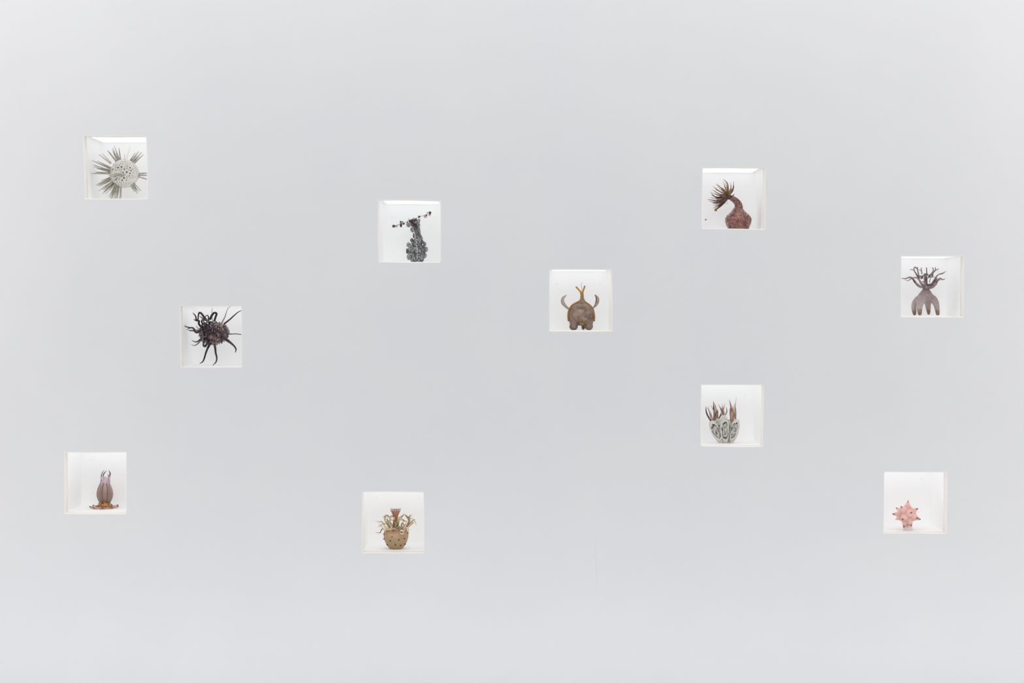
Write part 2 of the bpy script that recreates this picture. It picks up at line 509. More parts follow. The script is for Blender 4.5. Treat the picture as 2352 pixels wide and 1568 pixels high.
# ------------------------------------------------------------------ sculptures
class Piece:
    def __init__(s, key, name, label, u0, vbase, y0=72):
        s.key = key
        (s.ox, s.oy), cs, _ = NICHES[key]
        s.y0 = y0 * S
        s.k = S * Q * (1 + s.y0 / D)
        s.dz = 0.0
        p = s.W(u0, vbase)
        s.dz = FLOORZ[key] - p.z
        print('PIECE', key, 'lifted by units', round(s.dz / s.k, 1))
        s.base = s.W(u0, vbase)
        s.root = bpy.data.objects.new(name, None); col.objects.link(s.root)
        s.root.location = s.base
        s.root['label'] = label; s.root['category'] = 'sculpture'
        s.root['group'] = 'small ceramic sculptures in the wall niches'
    def W(s, u, v, w=0.0):
        y = s.y0 + w * s.k
        return Vector((wx(s.ox + u * Q, y), y, wz(s.oy + v * Q, y) + s.dz))
    def P(s, u, v, w=0.0): return s.W(u, v, w) - s.base
    def tube(s, name, pts, radii, material, segs=8, n=6, parent=None, flat=1.0, w0=None):
        """pts: (u, v, w); radii matched to pts or (start, end)."""
        pts = [(p[0], p[1], (p[2] if len(p) > 2 else (w0 or 0))) for p in pts]
        if len(radii) == len(pts): rr = list(radii)
        else:
            m = len(pts); rr = [radii[0] + (radii[-1] - radii[0]) * i / (m - 1) for i in range(m)]
            if len(radii) == 3:
                rr = [(radii[0] + (radii[1] - radii[0]) * t * 2) if t < .5 else (radii[1] + (radii[2] - radii[1]) * (t * 2 - 1))
                      for t in [i / (m - 1) for i in range(m)]]
        sp = spline([p + (r,) for p, r in zip(pts, rr)], n)
        mb = MB()
        add_tube(mb, [s.P(*q[:3]) for q in sp], [max(q[3], 0.5) * s.k for q in sp], segs, flat)
        return mb.build(name, material, parent or s.root)
    def done(s, mb, name, material, kind=None, parent=None):
        return mb.build(name, material, parent or s.root, kind=kind)

def on_ball(p, c, r, u, v, front=True):
    """Point and outward normal on an ellipsoid seen at (u, v)."""
    du, dv = (u - c[0]) / r[0], (v - c[1]) / r[1]
    q = du * du + dv * dv
    if q > 0.97:
        f = math.sqrt(0.97 / q); du *= f; dv *= f; q = 0.97
    dw = -math.sqrt(1 - q) * (1 if front else -1)
    cen = p.P(c[0], c[1], c[2] if len(c) > 2 else 0)
    pos = cen + Vector((du * r[0], dw * r[2], -dv * r[1])) * p.k
    nrm = Vector((du / r[0], dw / r[2], -dv / r[1])).normalized()
    return pos, nrm

# ---- 1 the pale spiny sphere
def urchin():
    p = Piece('urchin', 'spiny_sphere_sculpture', 'white spherical sculpture full of dark pits with bundles of long pale spines', 950, 1478, 78)
    body_m = mat('porcelain', (238, 235, 230), (226, 222, 216), scale=40, rough=0.55, sss=0.0)
    pit_m = mat('pit_dark', (70, 60, 56), rough=0.8)
    spine_m = mat('spine_clay', (206, 201, 190), (158, 151, 139), scale=60, rough=0.6)
    pale_m = mat('spine_pale', (228, 216, 208), (214, 206, 198), scale=45, rough=0.6)
    c = (978, 905); r = (300, 305, 300)
    mb = MB(); add_ball(mb, p.P(*c), r[0] * p.k, r[2] * p.k, r[1] * p.k, 40, 28)
    body = p.done(mb, 'body', body_m)
    pits = [(790,838,19),(912,805,19),(988,792,19),(1048,840,15),(1095,900,19),(1155,925,15),(1152,803,15),(1172,865,15),(1036,1020,19),
        (993,1067,17),(862,1052,18),(888,1020,14),(1040,970,14),(1140,978,13),(1025,905,12),(862,790,14),(745,835,11),(748,778,11),
        (706,906,12),(845,1000,13),(825,1065,13),(923,1060,12),(870,1100,12),(886,740,11),(938,750,11),(978,675,11),(1032,667,10),
        (780,718,9),(735,730,8),(765,690,8),(725,650,10),(733,685,8),(1085,740,9),(1097,782,10),(1097,823,10),(1132,850,9),(1200,830,11),
        (1210,908,9),(1222,868,9),(1057,793,8),(985,845,10),(940,855,8),(883,855,9),(850,830,9),(845,862,8),(985,990,13),(945,1030,10),
        (1080,1067,12),(1093,1020,10),(1095,985,9),(1070,948,9),(995,945,10),(980,890,8),(767,893,11),(718,858,9),(735,1010,10),
        (735,1050,10),(690,1018,8),(810,1015,9),(785,1050,9),(928,1110,10),(968,1103,9),(1010,1143,11),(960,1140,10),(960,1168,10),
        (1000,1187,12),(940,1205,10),(883,1195,11),(1050,1162,9),(1012,1108,8),(1190,960,8),(1160,1020,8),(1200,1000,7),(1240,985,7),
        (1205,750,8),(1240,750,7),(1230,795,8),(1250,820,7),(1262,880,6),(980,615,7),(1030,635,7),(950,712,9),(1002,720,9),(842,745,10),
        (803,742,9),(1150,1100,8),(1110,1130,8),(1130,720,8),(1170,700,7),(1090,680,7),(890,1150,9),(830,1120,9),(1065,1120,8)]
    mb = MB()
    for u, v, rr in pits:
        q, n = on_ball(p, c, r, u, v); add_disc(mb, q, n, rr * p.k, 2.5 * p.k)
    rng = random.Random(5)
    for i in range(110):
        a = rng.uniform(0, 2 * math.pi); t = math.sqrt(rng.random())
        q, n = on_ball(p, c, r, c[0] + r[0] * t * math.cos(a), c[1] + r[1] * t * math.sin(a), False)
        add_disc(mb, q, n, rng.uniform(7, 18) * p.k, 2.5 * p.k)
    p.done(mb, 'pits', pit_m, 'stuff', body)
    mb = MB()
    for u, v, rr in pits:
        if rr > 13:
            q, n = on_ball(p, c, r, u, v); add_ring(mb, q, n, (rr + 2) * p.k, 3.2 * p.k, 12, 5)
    p.done(mb, 'pit_rims', body_m, 'stuff', body)
    S1 = [ # tip, root, w tip, w root, radius
      ((290,628),(700,812),-120,-60,17),((400,637),(720,800),-60,-40,17),((308,715),(690,850),-140,-80,16),((325,762),(690,858),-100,-90,15),
      ((390,795),(690,880),-180,-100,16),((275,907),(690,905),-60,-60,18),((365,885),(690,895),-150,-90,18),
      ((620,418),(835,690),-60,-40,20),((725,365),(862,690),40,0,18),((727,430),(850,690),-90,-60,18),((762,318),(892,680),30,0,18),
      ((858,362),(905,680),-20,-20,20),((800,470),(880,690),-60,-40,16),
      ((1203,470),(1070,672),0,0,19),((1275,440),(1090,692),40,20,19),((1340,455),(1120,700),80,40,18),((1383,500),(1150,722),20,0,16),
      ((1560,892),(1240,905),40,20,17),((1560,950),(1240,935),0,0,19),((1550,1055),(1245,965),-20,0,17),
      ((1185,1290),(1070,1090),-60,-60,17),((1250,1270),(1090,1090),0,-20,19),((1262,1335),(1100,1100),-80,-60,18),((1330,1272),(1120,1060),-60,-60,18),
      ((375,1145),(680,1015),-60,-60,17),((395,1165),(690,1040),-120,-80,18),((480,1060),(670,990),30,0,13),((430,1275),(710,1080),0,-20,14),
      ((520,1250),(730,1080),-140,-90,20),((510,1335),(770,1100),-80,-60,20),((600,1310),(790,1120),-170,-110,20),((540,1290),(760,1090),-40,-40,17),
      ((645,1395),(805,1130),-120,-80,18),((690,1476),(810,1140),-60,-60,20),((780,1476),(830,1160),-90,-70,21),((815,1476),(855,1170),-40,-50,21),
      ((350,740),(700,840),-40,-60,11),((420,690),(710,820),20,0,11),((330,870),(690,890),40,0,11),((660,450),(840,690),20,0,12),((700,520),(850,690),-110,-60,12),
      ((1240,520),(1090,690),-60,-20,11),((1310,540),(1130,700),-40,-20,11),((440,1180),(690,1050),-20,-40,12),((470,1240),(720,1070),60,0,12),((560,1240),(740,1090),-190,-110,13),
      ((575,1345),(780,1110),-30,-50,13),((670,1430),(800,1130),20,-20,14),((745,1440),(820,1150),-130,-80,14),((1225,1310),(1085,1095),40,0,11),((1290,1290),(1110,1080),20,0,11),
      ((872,1476),(900,1180),-70,-60,17),((718,1365),(800,1140),-170,-100,18),((900,1470),(905,1180),40,0,15)]
    for a, b, wa, wb, rad in S1:
        mid = ((a[0] + b[0]) / 2, (a[1] + b[1]) / 2, (wa + wb) / 2)
        p.tube('spine', [(b[0], b[1], wb), mid, (a[0], a[1], wa)], [rad, rad * 0.72, rad * 0.32], spine_m, 6, 3)
    for a, b, wa, wb, rad in [((435,500),(690,690),190,120,22),((500,470),(700,680),220,140,14),((1105,290),(1010,640),150,120,5),((985,480),(975,620),-60,-90,10),((470,1060),(700,1010),150,80,10)]:
        p.tube('spine', [(b[0], b[1], wb), ((a[0]+b[0])/2, (a[1]+b[1])/2, (wa+wb)/2), (a[0], a[1], wa)], [rad, rad * .8, rad * .4], pale_m, 6, 3)
    for pts in ([(955,915,-290),(880,912,-340),(780,908,-380),(690,935,-420),(632,950,-440)], [(950,940,-285),(860,940,-340),(760,955,-390),(640,985,-430)],
                [(960,925,-288),(905,930,-345),(830,925,-400),(770,945,-430)]):
        p.tube('spine', pts, [26, 8], spine_m, 8, 4)
urchin()

# ---- 2 the dark tentacled ball
def tentacle():
    p = Piece('tentacle', 'tentacled_ball_sculpture', 'dark purple glossy ball sculpture with thorns and writhing curled tentacles', 830, 1385, 66)
    body_m = mat('plum_glaze', (46, 26, 32), (168, 150, 132), scale=44, rough=0.25, coat=0.3, lo=0.40, hi=0.66, extra=[(0.5, (92, 58, 66)), (0.58, (128, 104, 98))], bump=0.3, bump_scale=200)
    arm_m = mat('dark_arm_glaze', (34, 25, 31), (74, 58, 68), scale=45, rough=0.22, coat=0.25, spec=0.35)
    pink_m = mat('pink_arm_glaze', (168, 132, 136), (120, 92, 100), scale=30, rough=0.35, coat=0.3)
    thorn_m = mat('thorn_glaze', (44, 26, 33), rough=0.25, coat=0.3)
    pearl_m = mat('pale_bead', (225, 215, 212), rough=0.3)
    brown_m = mat('olive_glaze', (112, 100, 84), (84, 70, 64), scale=60, rough=0.3, coat=0.4)
    c = (850, 712); r = (305, 235, 245)
    rot = Matrix.Rotation(math.radians(-12), 3, 'Y')
    mb = MB(); add_ball(mb, p.P(*c), r[0] * p.k, r[2] * p.k, r[1] * p.k, 36, 24, rot)
    body = p.done(mb, 'body', body_m)
    rng = random.Random(11)
    mb = MB()
    for i in range(230):
        z = rng.uniform(-1, 1); a = rng.uniform(0, 2 * math.pi); t = math.sqrt(1 - z * z)
        d = Vector((t * math.cos(a), t * math.sin(a), z))
        q = rot @ Vector((d.x * r[0], d.y * r[2], d.z * r[1])); n = (rot @ Vector((d.x / r[0], d.y / r[2], d.z / r[1]))).normalized()
        add_cone(mb, p.P(*c) + q * p.k, n, rng.uniform(11, 17) * p.k, rng.uniform(22, 40) * p.k)
    p.done(mb, 'thorns', thorn_m, 'stuff', body)
    mb = MB()
    for i in range(13):
        t = i / 12
        q, n = on_ball(p, c, r, 800 + 290 * t, 545 - 35 * math.sin(t * 3) + 22 * t)
        add_ball(mb, q, 13 * p.k, None, None, 8, 6)
    for u, v in ((930,590),(980,600),(1060,620),(900,660)):
        q, n = on_ball(p, c, r, u, v); add_ball(mb, q, 14 * p.k, None, None, 8, 6)
    p.done(mb, 'bead_row', pearl_m, 'stuff', body)
    A = [
     ([(990,540,20),(1030,445,50),(1075,360,80),(1110,250,110),(1150,170,120),(1230,122,120)], [18,14,11,8,6,4], pink_m),
     ([(1060,505,20),(1170,420,40),(1270,330,50),(1350,262,40),(1425,222,40)], [20,7], arm_m),
     ([(1060,705,-60),(1130,718,-40),(1220,722,0),(1330,720,20),(1520,742,20)], [34,18,10,9,7], arm_m),
     ([(1020,775,-160),(1100,835,-150),(1200,910,-150),(1270,975,-150),(1310,1045,-140),(1292,1115,-130)], [44,36,24,19,15,6], arm_m),
     ([(855,940,-120),(870,1020,-140),(880,1120,-140),(902,1220,-120),(888,1310,-110),(822,1380,-100)], [28,24,21,18,14,6], arm_m),
     ([(760,930,-100),(712,1020,-130),(672,1120,-140),(640,1230,-130),(605,1305,-120),(540,1348,-110)], [28,23,20,18,14,6], arm_m),
     ([(730,870,-200),(700,925,-250),(655,980,-250),(622,960,-240),(625,890,-220),(640,800,-180)], [30,26,25,22,20,20], arm_m),
     ([(610,790,-60),(550,840,-80),(480,885,-90),(430,883,-90),(378,858,-90)], [20,6], arm_m),
     ([(600,820,60),(500,925,70),(435,962,70),(365,948,70)], [18,5], pink_m),
     ([(640,610,-120),(560,640,-160),(480,690,-170),(432,655,-170),(408,602,-165),(345,590,-160),(270,632,-150)], [26,24,22,20,18,13,6], arm_m),
     ([(440,640,-165),(400,592,-160),(330,585,-150),(245,562,-140),(165,512,-120)], [18,16,14,11,5], arm_m),
     ([(640,580,-100),(560,555,-150),(522,495,-160),(528,442,-160),(475,440,-150),(412,412,-140)], [26,24,22,20,16,6], arm_m),
     ([(505,435,-160),(468,412,-150),(455,345,-140),(398,270,-130)], [20,19,16,6], arm_m),
     ([(505,430,-150),(512,345,-120),(530,272,-110),(575,285,-110),(632,360,-120),(700,440,-150)], [14,16,19,22,24,26], arm_m),
     ([(760,410,-60),(800,325,-60),(850,272,-60),(898,290,-60),(878,360,-60),(850,450,-60)], [26,25,23,23,22,22], arm_m),
     ([(735,450,-100),(722,345,-110),(692,328,-110),(655,352,-110)], [15,8], arm_m),
     ([(700,520,-200),(620,510,-220),(582,455,-220),(620,415,-200),(700,440,-170)], [22,22,20,18,18], arm_m),
     ([(690,500,-270),(640,560,-300),(650,620,-310),(710,630,-310),(742,580,-300),(720,520,-280)], [22,22,20,20,20,18], arm_m),
     ([(745,505,-230),(800,570,-290),(880,630,-310),(960,690,-300),(1042,742,-270),(1000,690,-300),(900,620,-330),(800,555,-310)], [26,28,28,28,26,20,16,12], arm_m),
     ([(760,530,-300),(800,590,-320),(815,640,-320),(788,668,-310)], [18,9], pink_m),
     ([(700,640,-260),(760,600,-320),(850,610,-330),(880,680,-320),(830,720,-310),(770,700,-300)], [18,20,20,18,15,8], arm_m),
     ([(640,560,-240),(700,560,-300),(760,620,-320),(740,690,-310),(690,700,-290)], [20,20,18,14,8], arm_m),
     ([(720,480,-240),(790,470,-260),(830,520,-280),(780,560,-300)], [20,20,16,8], arm_m),
     ([(900,560,-220),(880,600,-270),(930,650,-290),(990,650,-280)], [10,15,14,6], pink_m),
     ([(600,520,-200),(560,600,-220),(600,660,-230),(660,650,-240)], [18,18,15,8], arm_m),
     ([(310,645,120),(420,650,120),(600,640,80)], [10,22,24], pink_m),
     ([(640,640,-200),(680,700,-230),(668,770,-230),(600,795,-200)], [18,14], brown_m),
     ([(620,660,-200),(600,720,-220),(620,780,-220)], [22,16], brown_m),
     ([(545,350,-100),(600,385,-140),(660,420,-160)], [8,16], arm_m),
     ([(830,500,60),(805,380,90),(800,225,110),(815,178,110)], [9,4], pink_m),
     ([(620,640,80),(490,590,90),(480,560,90),(490,540,90)], [10,4], pink_m),
    ]
    for pts, rad, m in A: p.tube('tentacle', pts, rad, m, 8, 6)
    mb = MB(); add_ring(mb, p.P(665, 450, -190), (0.2, -1, 0.2), 38 * p.k, 13 * p.k, 16, 6)
    p.done(mb, 'mouth_ring', brown_m)
tentacle()

# ---- 3 the horned egg
def egg():
    p = Piece('egg', 'horned_egg_sculpture', 'mauve-brown ribbed egg sculpture with curved horns on a scalloped gold base', 975, 1296, 92)
    core_m = height_mat('mauve_glaze', [(0.0, (146, 118, 108)), (0.45, (168, 138, 130)), (0.75, (192, 164, 158)), (1.0, (226, 198, 198))], 0.02, 0.10, rough=0.4, noise=0.08, coat=0.3)
    sep_m = height_mat('sepal_glaze', [(0.0, (142, 114, 96)), (0.55, (160, 132, 120)), (0.72, (192, 176, 196)), (0.82, (205, 198, 222)), (0.9, (128, 102, 114)), (1.0, (84, 62, 74))], 0.02, 0.125, rough=0.35, noise=0.05, coat=0.4)
    seam_m = mat('dark_seam', (112, 90, 82), rough=0.5)
    gold_m = mat('gold_lustre', (206, 138, 52), (84, 40, 28), scale=200, rough=0.3, metal=0.25, coat=0.4, lo=0.4, hi=0.6, extra=[(0.5, (210, 150, 80))])
    petal_m = mat('base_glaze', (236, 190, 166), (176, 120, 88), scale=50, rough=0.3, coat=0.5)
    def prof(v):
        K = [(640, 22), (665, 42), (720, 70), (780, 102), (860, 136), (940, 158), (1010, 166), (1080, 156), (1140, 132), (1185, 106)]
        if v <= K[0][0]: return K[0][1]
        for (a, ra), (b, rb) in zip(K, K[1:]):
            if v <= b:
                t = (v - a) / (b - a); return ra + (rb - ra) * t
        return K[-1][1]
    cu = 985
    def Z(v): return p.P(cu, v).z
    c0 = p.P(cu, 1185); ax = Vector((c0.x, c0.y, 0))
    az = [-25, 47, 148, -97]
    def wob(a, z):
        # shallow furrows beside the four sepals
        d = math.degrees(a)
        f = 1.0
        for s_ in az:
            x = (d - (s_ - 90) + 180) % 360 - 180
            f -= 0.07 * math.exp(-((abs(x) - 21) / 5.0) ** 2)
        return f
    mb = MB()
    pr = [(prof(v) * p.k, Z(v)) for v in (1190, 1170, 1140, 1110, 1080, 1045, 1010, 975, 940, 900, 860, 820, 780, 750, 720, 690, 665, 650)] + [(14 * p.k, Z(634))]
    add_lathe(mb, ax, pr, 72, wob)
    p.done(mb, 'egg_body', core_m)
    horns = {-25: [(942,742),(935,650),(955,575),(1015,508)], 47: [(1068,760),(1074,650),(1088,570),(1058,500)],
             148: None, -97: [(898,720),(898,640),(918,565),(966,490)]}
    for a in az:
        t = math.radians(a - 90)
        pts, rad = [], []
        for v, hw in ((1175,30),(1120,40),(1050,44),(980,43),(900,38),(830,32),(775,28)):
            rr = prof(v) * p.k * 1.0
            pts.append(ax + Vector((rr * math.cos(t), rr * math.sin(t), Z(v)))); rad.append(hw * p.k)
        h = horns[a]
        if h:
            depth = prof(760) * math.sin(t) * 0.7
            for i, (u, v) in enumerate(h):
                pts.append(p.P(u, v, depth * (1 - i * .2))); rad.append([22, 18, 14, 3][i] * p.k)
        else:
            for i, (rr, v) in enumerate(((95, 730), (88, 650), (80, 590))):
                pts.append(ax + Vector((rr * p.k * math.cos(t), rr * p.k * math.sin(t), Z(v)))); rad.append([24, 16, 4][i] * p.k)
        sp = spline([tuple(q) + (r_,) for q, r_ in zip(pts, rad)], 5)
        mb = MB(); add_tube(mb, [q[:3] for q in sp], [q[3] for q in sp], 10, 0.55, normal=(math.cos(t), math.sin(t), 0))
        sepal = p.done(mb, 'sepal', sep_m)
        for sgn in (-1, 1):
            mb = MB(); ln = []
            for v, hw in ((1165,15),(1120,15.5),(1050,15),(980,15),(900,15.5),(830,17),(770,21)):
                t2 = t + sgn * math.radians(hw); rr = prof(v) * p.k * 1.0
                ln.append(ax + Vector((rr * math.cos(t2), rr * math.sin(t2), Z(v))))
            sp = spline([tuple(q) for q in ln], 4)
            add_tube(mb, sp, [3.6 * p.k] * len(sp), 6); p.done(mb, 'seam', seam_m, parent=sepal)
    # base: gold collar and scalloped skirt
    mb = MB()
    b = p.P(965, 1262); bx = Vector((b.x, b.y, 0)); zf = 0.0
    zc = Z(1185)
    add_lathe(mb, bx, [(120 * p.k, zf + 10 * p.k), (140 * p.k, zf + 26 * p.k), (150 * p.k, zf + 50 * p.k), (132 * p.k, (zc + zf) / 2 + 16 * p.k), (118 * p.k, zc), (112 * p.k, zc + 12 * p.k)], 40,
              lambda a, z: 1 + 0.03 * math.sin(9 * a))
    p.done(mb, 'collar', gold_m)
    mb = MB(); vs, fs = [], []; n, rings = 96, 9
    for side in (1, 0):
        for j in range(rings):
            f = j / (rings - 1)
            for i in range(n):
                a = 2 * math.pi * i / n
                lobe = 0.5 + 0.5 * math.cos(9 * a + 0.6)
                R = (110 + (f * (125 + 70 * lobe ** 0.7))) * p.k
                z = zf + (16 + 14 * math.sin(f * 3.0) + 16 * f * (lobe - 0.4)) * p.k + (6 * p.k * (1 - 0.6 * f) if side else -6 * p.k * (1 - .6 * f))
                vs.append(bx + Vector((R * math.cos(a), R * math.sin(a), max(z, zf + 0.5 * p.k))))
    T = n * rings
    for j in range(rings - 1):
        for i in range(n):
            i2 = (i + 1) % n
            fs.append((j * n + i, (j + 1) * n + i, (j + 1) * n + i2, j * n + i2))
            fs.append((T + j * n + i, T + j * n + i2, T + (j + 1) * n + i2, T + (j + 1) * n + i))
    e = (rings - 1) * n
    for i in range(n):
        i2 = (i + 1) % n; fs.append((e + i, T + e + i, T + e + i2, e + i2))
    mb.add(vs, fs); p.done(mb, 'scalloped_base', petal_m)
    mb = MB()
    for i in range(14):
        a = 2 * math.pi * i / 14
        add_ball(mb, bx + Vector((165 * p.k * math.cos(a), 165 * p.k * math.sin(a), zf + 36 * p.k)), 20 * p.k, None, 14 * p.k, 8, 6)
    p.done(mb, 'gold_beads', gold_m, 'stuff')
    dk = mat('lobe_tip', (120, 86, 72), rough=0.3, coat=0.4)
    for i in range(9):
        a = (2 * math.pi * i - 0.6) / 9
        mb = MB(); add_ball(mb, bx + Vector((290 * p.k * math.cos(a), 290 * p.k * math.sin(a), zf + 34 * p.k)), 24 * p.k, 24 * p.k, 13 * p.k, 10, 7)
        p.done(mb, 'lobe_tip', dk)
egg()

# ---- 4 grey scaly bottle with the beaded twig
def beaded():
    p = Piece('beaded', 'scaly_bottle_sculpture', 'grey-green bottle sculpture edged with scales, carrying a slanted twig of beads', 945, 1462, 76)
    body_m = mat('mottled_glass_glaze', (22, 27, 25), (206, 204, 210), scale=190, rough=0.1, coat=0.5, lo=0.34, hi=0.66, extra=[(0.44, (62, 72, 68)), (0.52, (112, 118, 117)), (0.6, (156, 157, 160))], bump=0.6, bump_scale=160)
    head_m = mat('maroon_glaze', (44, 22, 26), (84, 56, 58), scale=90, rough=0.15, coat=0.5)
    scale_m = mat('scale_glass', (196, 188, 194), (150, 144, 150), scale=40, rough=0.15, coat=0.6, trans=0.35)
    scale_d = mat('scale_dark', (70, 70, 72), (138, 132, 138), scale=50, rough=0.15, coat=0.6, trans=0.2)
    seam_m = mat('pale_seam', (206, 198, 200), rough=0.25, coat=0.4)
    bead_m = mat('garnet_bead', (48, 22, 29), (92, 60, 66), scale=160, rough=0.12, coat=0.8)
    bead_p = mat('clear_bead', (206, 196, 198), rough=0.08, coat=0.8, trans=0.4)
    wire_m = mat('twig_wire', (150, 122, 124), rough=0.4)
    axis = [(945,1462,118),(946,1420,134),(938,1340,166),(930,1240,182),(930,1140,164),(945,1060,122),(962,990,84),(962,900,66),(955,820,62),(935,740,82),(905,660,92),(885,590,86),(880,545,62)]
    sp = spline([(a[0], a[1], 0, a[2]) for a in axis], 5)
    mb = MB(); add_tube(mb, [p.P(*q[:3]) for q in sp], [q[3] * p.k for q in sp], 32, cap0=0.0)
    body = p.done(mb, 'bottle_body', body_m)
    mb = MB(); add_ball(mb, p.P(893, 645, -50), 62 * p.k, 58 * p.k, 118 * p.k, 18, 12, Matrix.Rotation(math.radians(-30), 3, 'Y'))
    p.done(mb, 'head', head_m)
    for pts in ([(800,650,-60),(850,730,-72),(890,820,-76),(912,900,-84),(925,1000,-104),(935,1080,-150),(945,1180,-188),(952,1300,-184),(950,1400,-150)],
                [(975,560,-50),(968,640,-70)],):
        p.tube('seam', pts, [9, 5], seam_m, 8, 5, flat=.6)
    SC = [(765,662,46,56,-25,0),(842,772,34,58,-20,0),(876,890,20,54,0,1),(838,985,38,42,30,1),(762,1080,38,52,15,0),(735,1215,22,62,0,1),(765,1350,34,62,-15,0),
          (985,580,34,56,10,0),(988,682,30,58,10,0),(1005,800,22,60,-5,0),(1040,930,30,60,-20,0),(1060,1022,34,50,-20,1),(1110,1062,34,50,-20,0),(1145,1182,40,58,0,0),
          (1090,1142,34,58,0,1),(1095,1250,36,50,10,1),(1120,1320,36,56,20,0),(1060,1400,36,50,20,1)]
    for u, v, a, b, tilt, dark in SC:
        mb = MB()
        rot = Matrix.Rotation(math.radians(tilt), 3, 'Y')
        add_ball(mb, p.P(u, v, (20 if not dark else -40)), a * p.k, 26 * p.k, b * p.k, 16, 10, rot)
        p.done(mb, 'scale', scale_d if dark else scale_m)
    rng = random.Random(8)
    for i in range(10):   # scales lying on the front of the belly and neck
        v = [1100,1190,1290,1350,980,930,880,830,780,1020][i]
        rr = 180 if 1150 < v < 1330 else 130 if v > 1080 else 72
        du = rng.uniform(-0.75, 0.75); w = -rr * math.sqrt(1 - du * du)
        cu = 942 if v > 1050 else 958
        mb = MB(); add_ball(mb, p.P(cu + du * rr, v, w * 0.97), 30 * p.k, 12 * p.k, 42 * p.k, 12, 8, Matrix.Rotation(du, 3, 'Z'))
        p.done(mb, 'scale', scale_d)
    tw = p.tube('twig', [(450,690,-90),(600,640,-90),(735,602,-90),(870,545,-80),(1000,490,-80),(1100,462,-80),(1225,410,-80)], [4.5, 4.5], wire_m, 6, 4)
    for pts in ([(610,600,-95),(640,620,-95),(610,670,-95)], [(735,602,-90),(765,560,-95),(770,530,-95)], [(1090,465,-80),(1135,500,-85)], [(1165,405,-80),(1190,400,-80)], [(560,655,-90),(515,690,-95)], [(880,540,-80),(860,560,-90)]):
        p.tube('twig_spur', pts, [3.5, 3.5], wire_m, 5, 3, parent=tw)
    for u, v, a, b, pale in [(455,690,36,33,0),(515,690,24,28,1),(603,600,24,22,0),(608,668,28,48,0),(665,638,24,24,0),(645,600,16,13,0),(800,582,30,36,0),(922,556,30,36,0),(922,605,26,24,1),
            (995,490,26,26,0),(1130,486,36,30,1),(1142,460,26,24,0),(1223,408,30,36,0),(1215,455,26,24,1),(1165,405,14,11,0),(742,604,16,14,0),(848,548,16,13,0),(772,532,9,9,1)]:
        mb = MB(); add_ball(mb, p.P(u, v, -95), a * p.k, a * p.k, b * p.k, 14, 10)
        p.done(mb, 'bead', bead_p if pale else bead_m)
beaded()

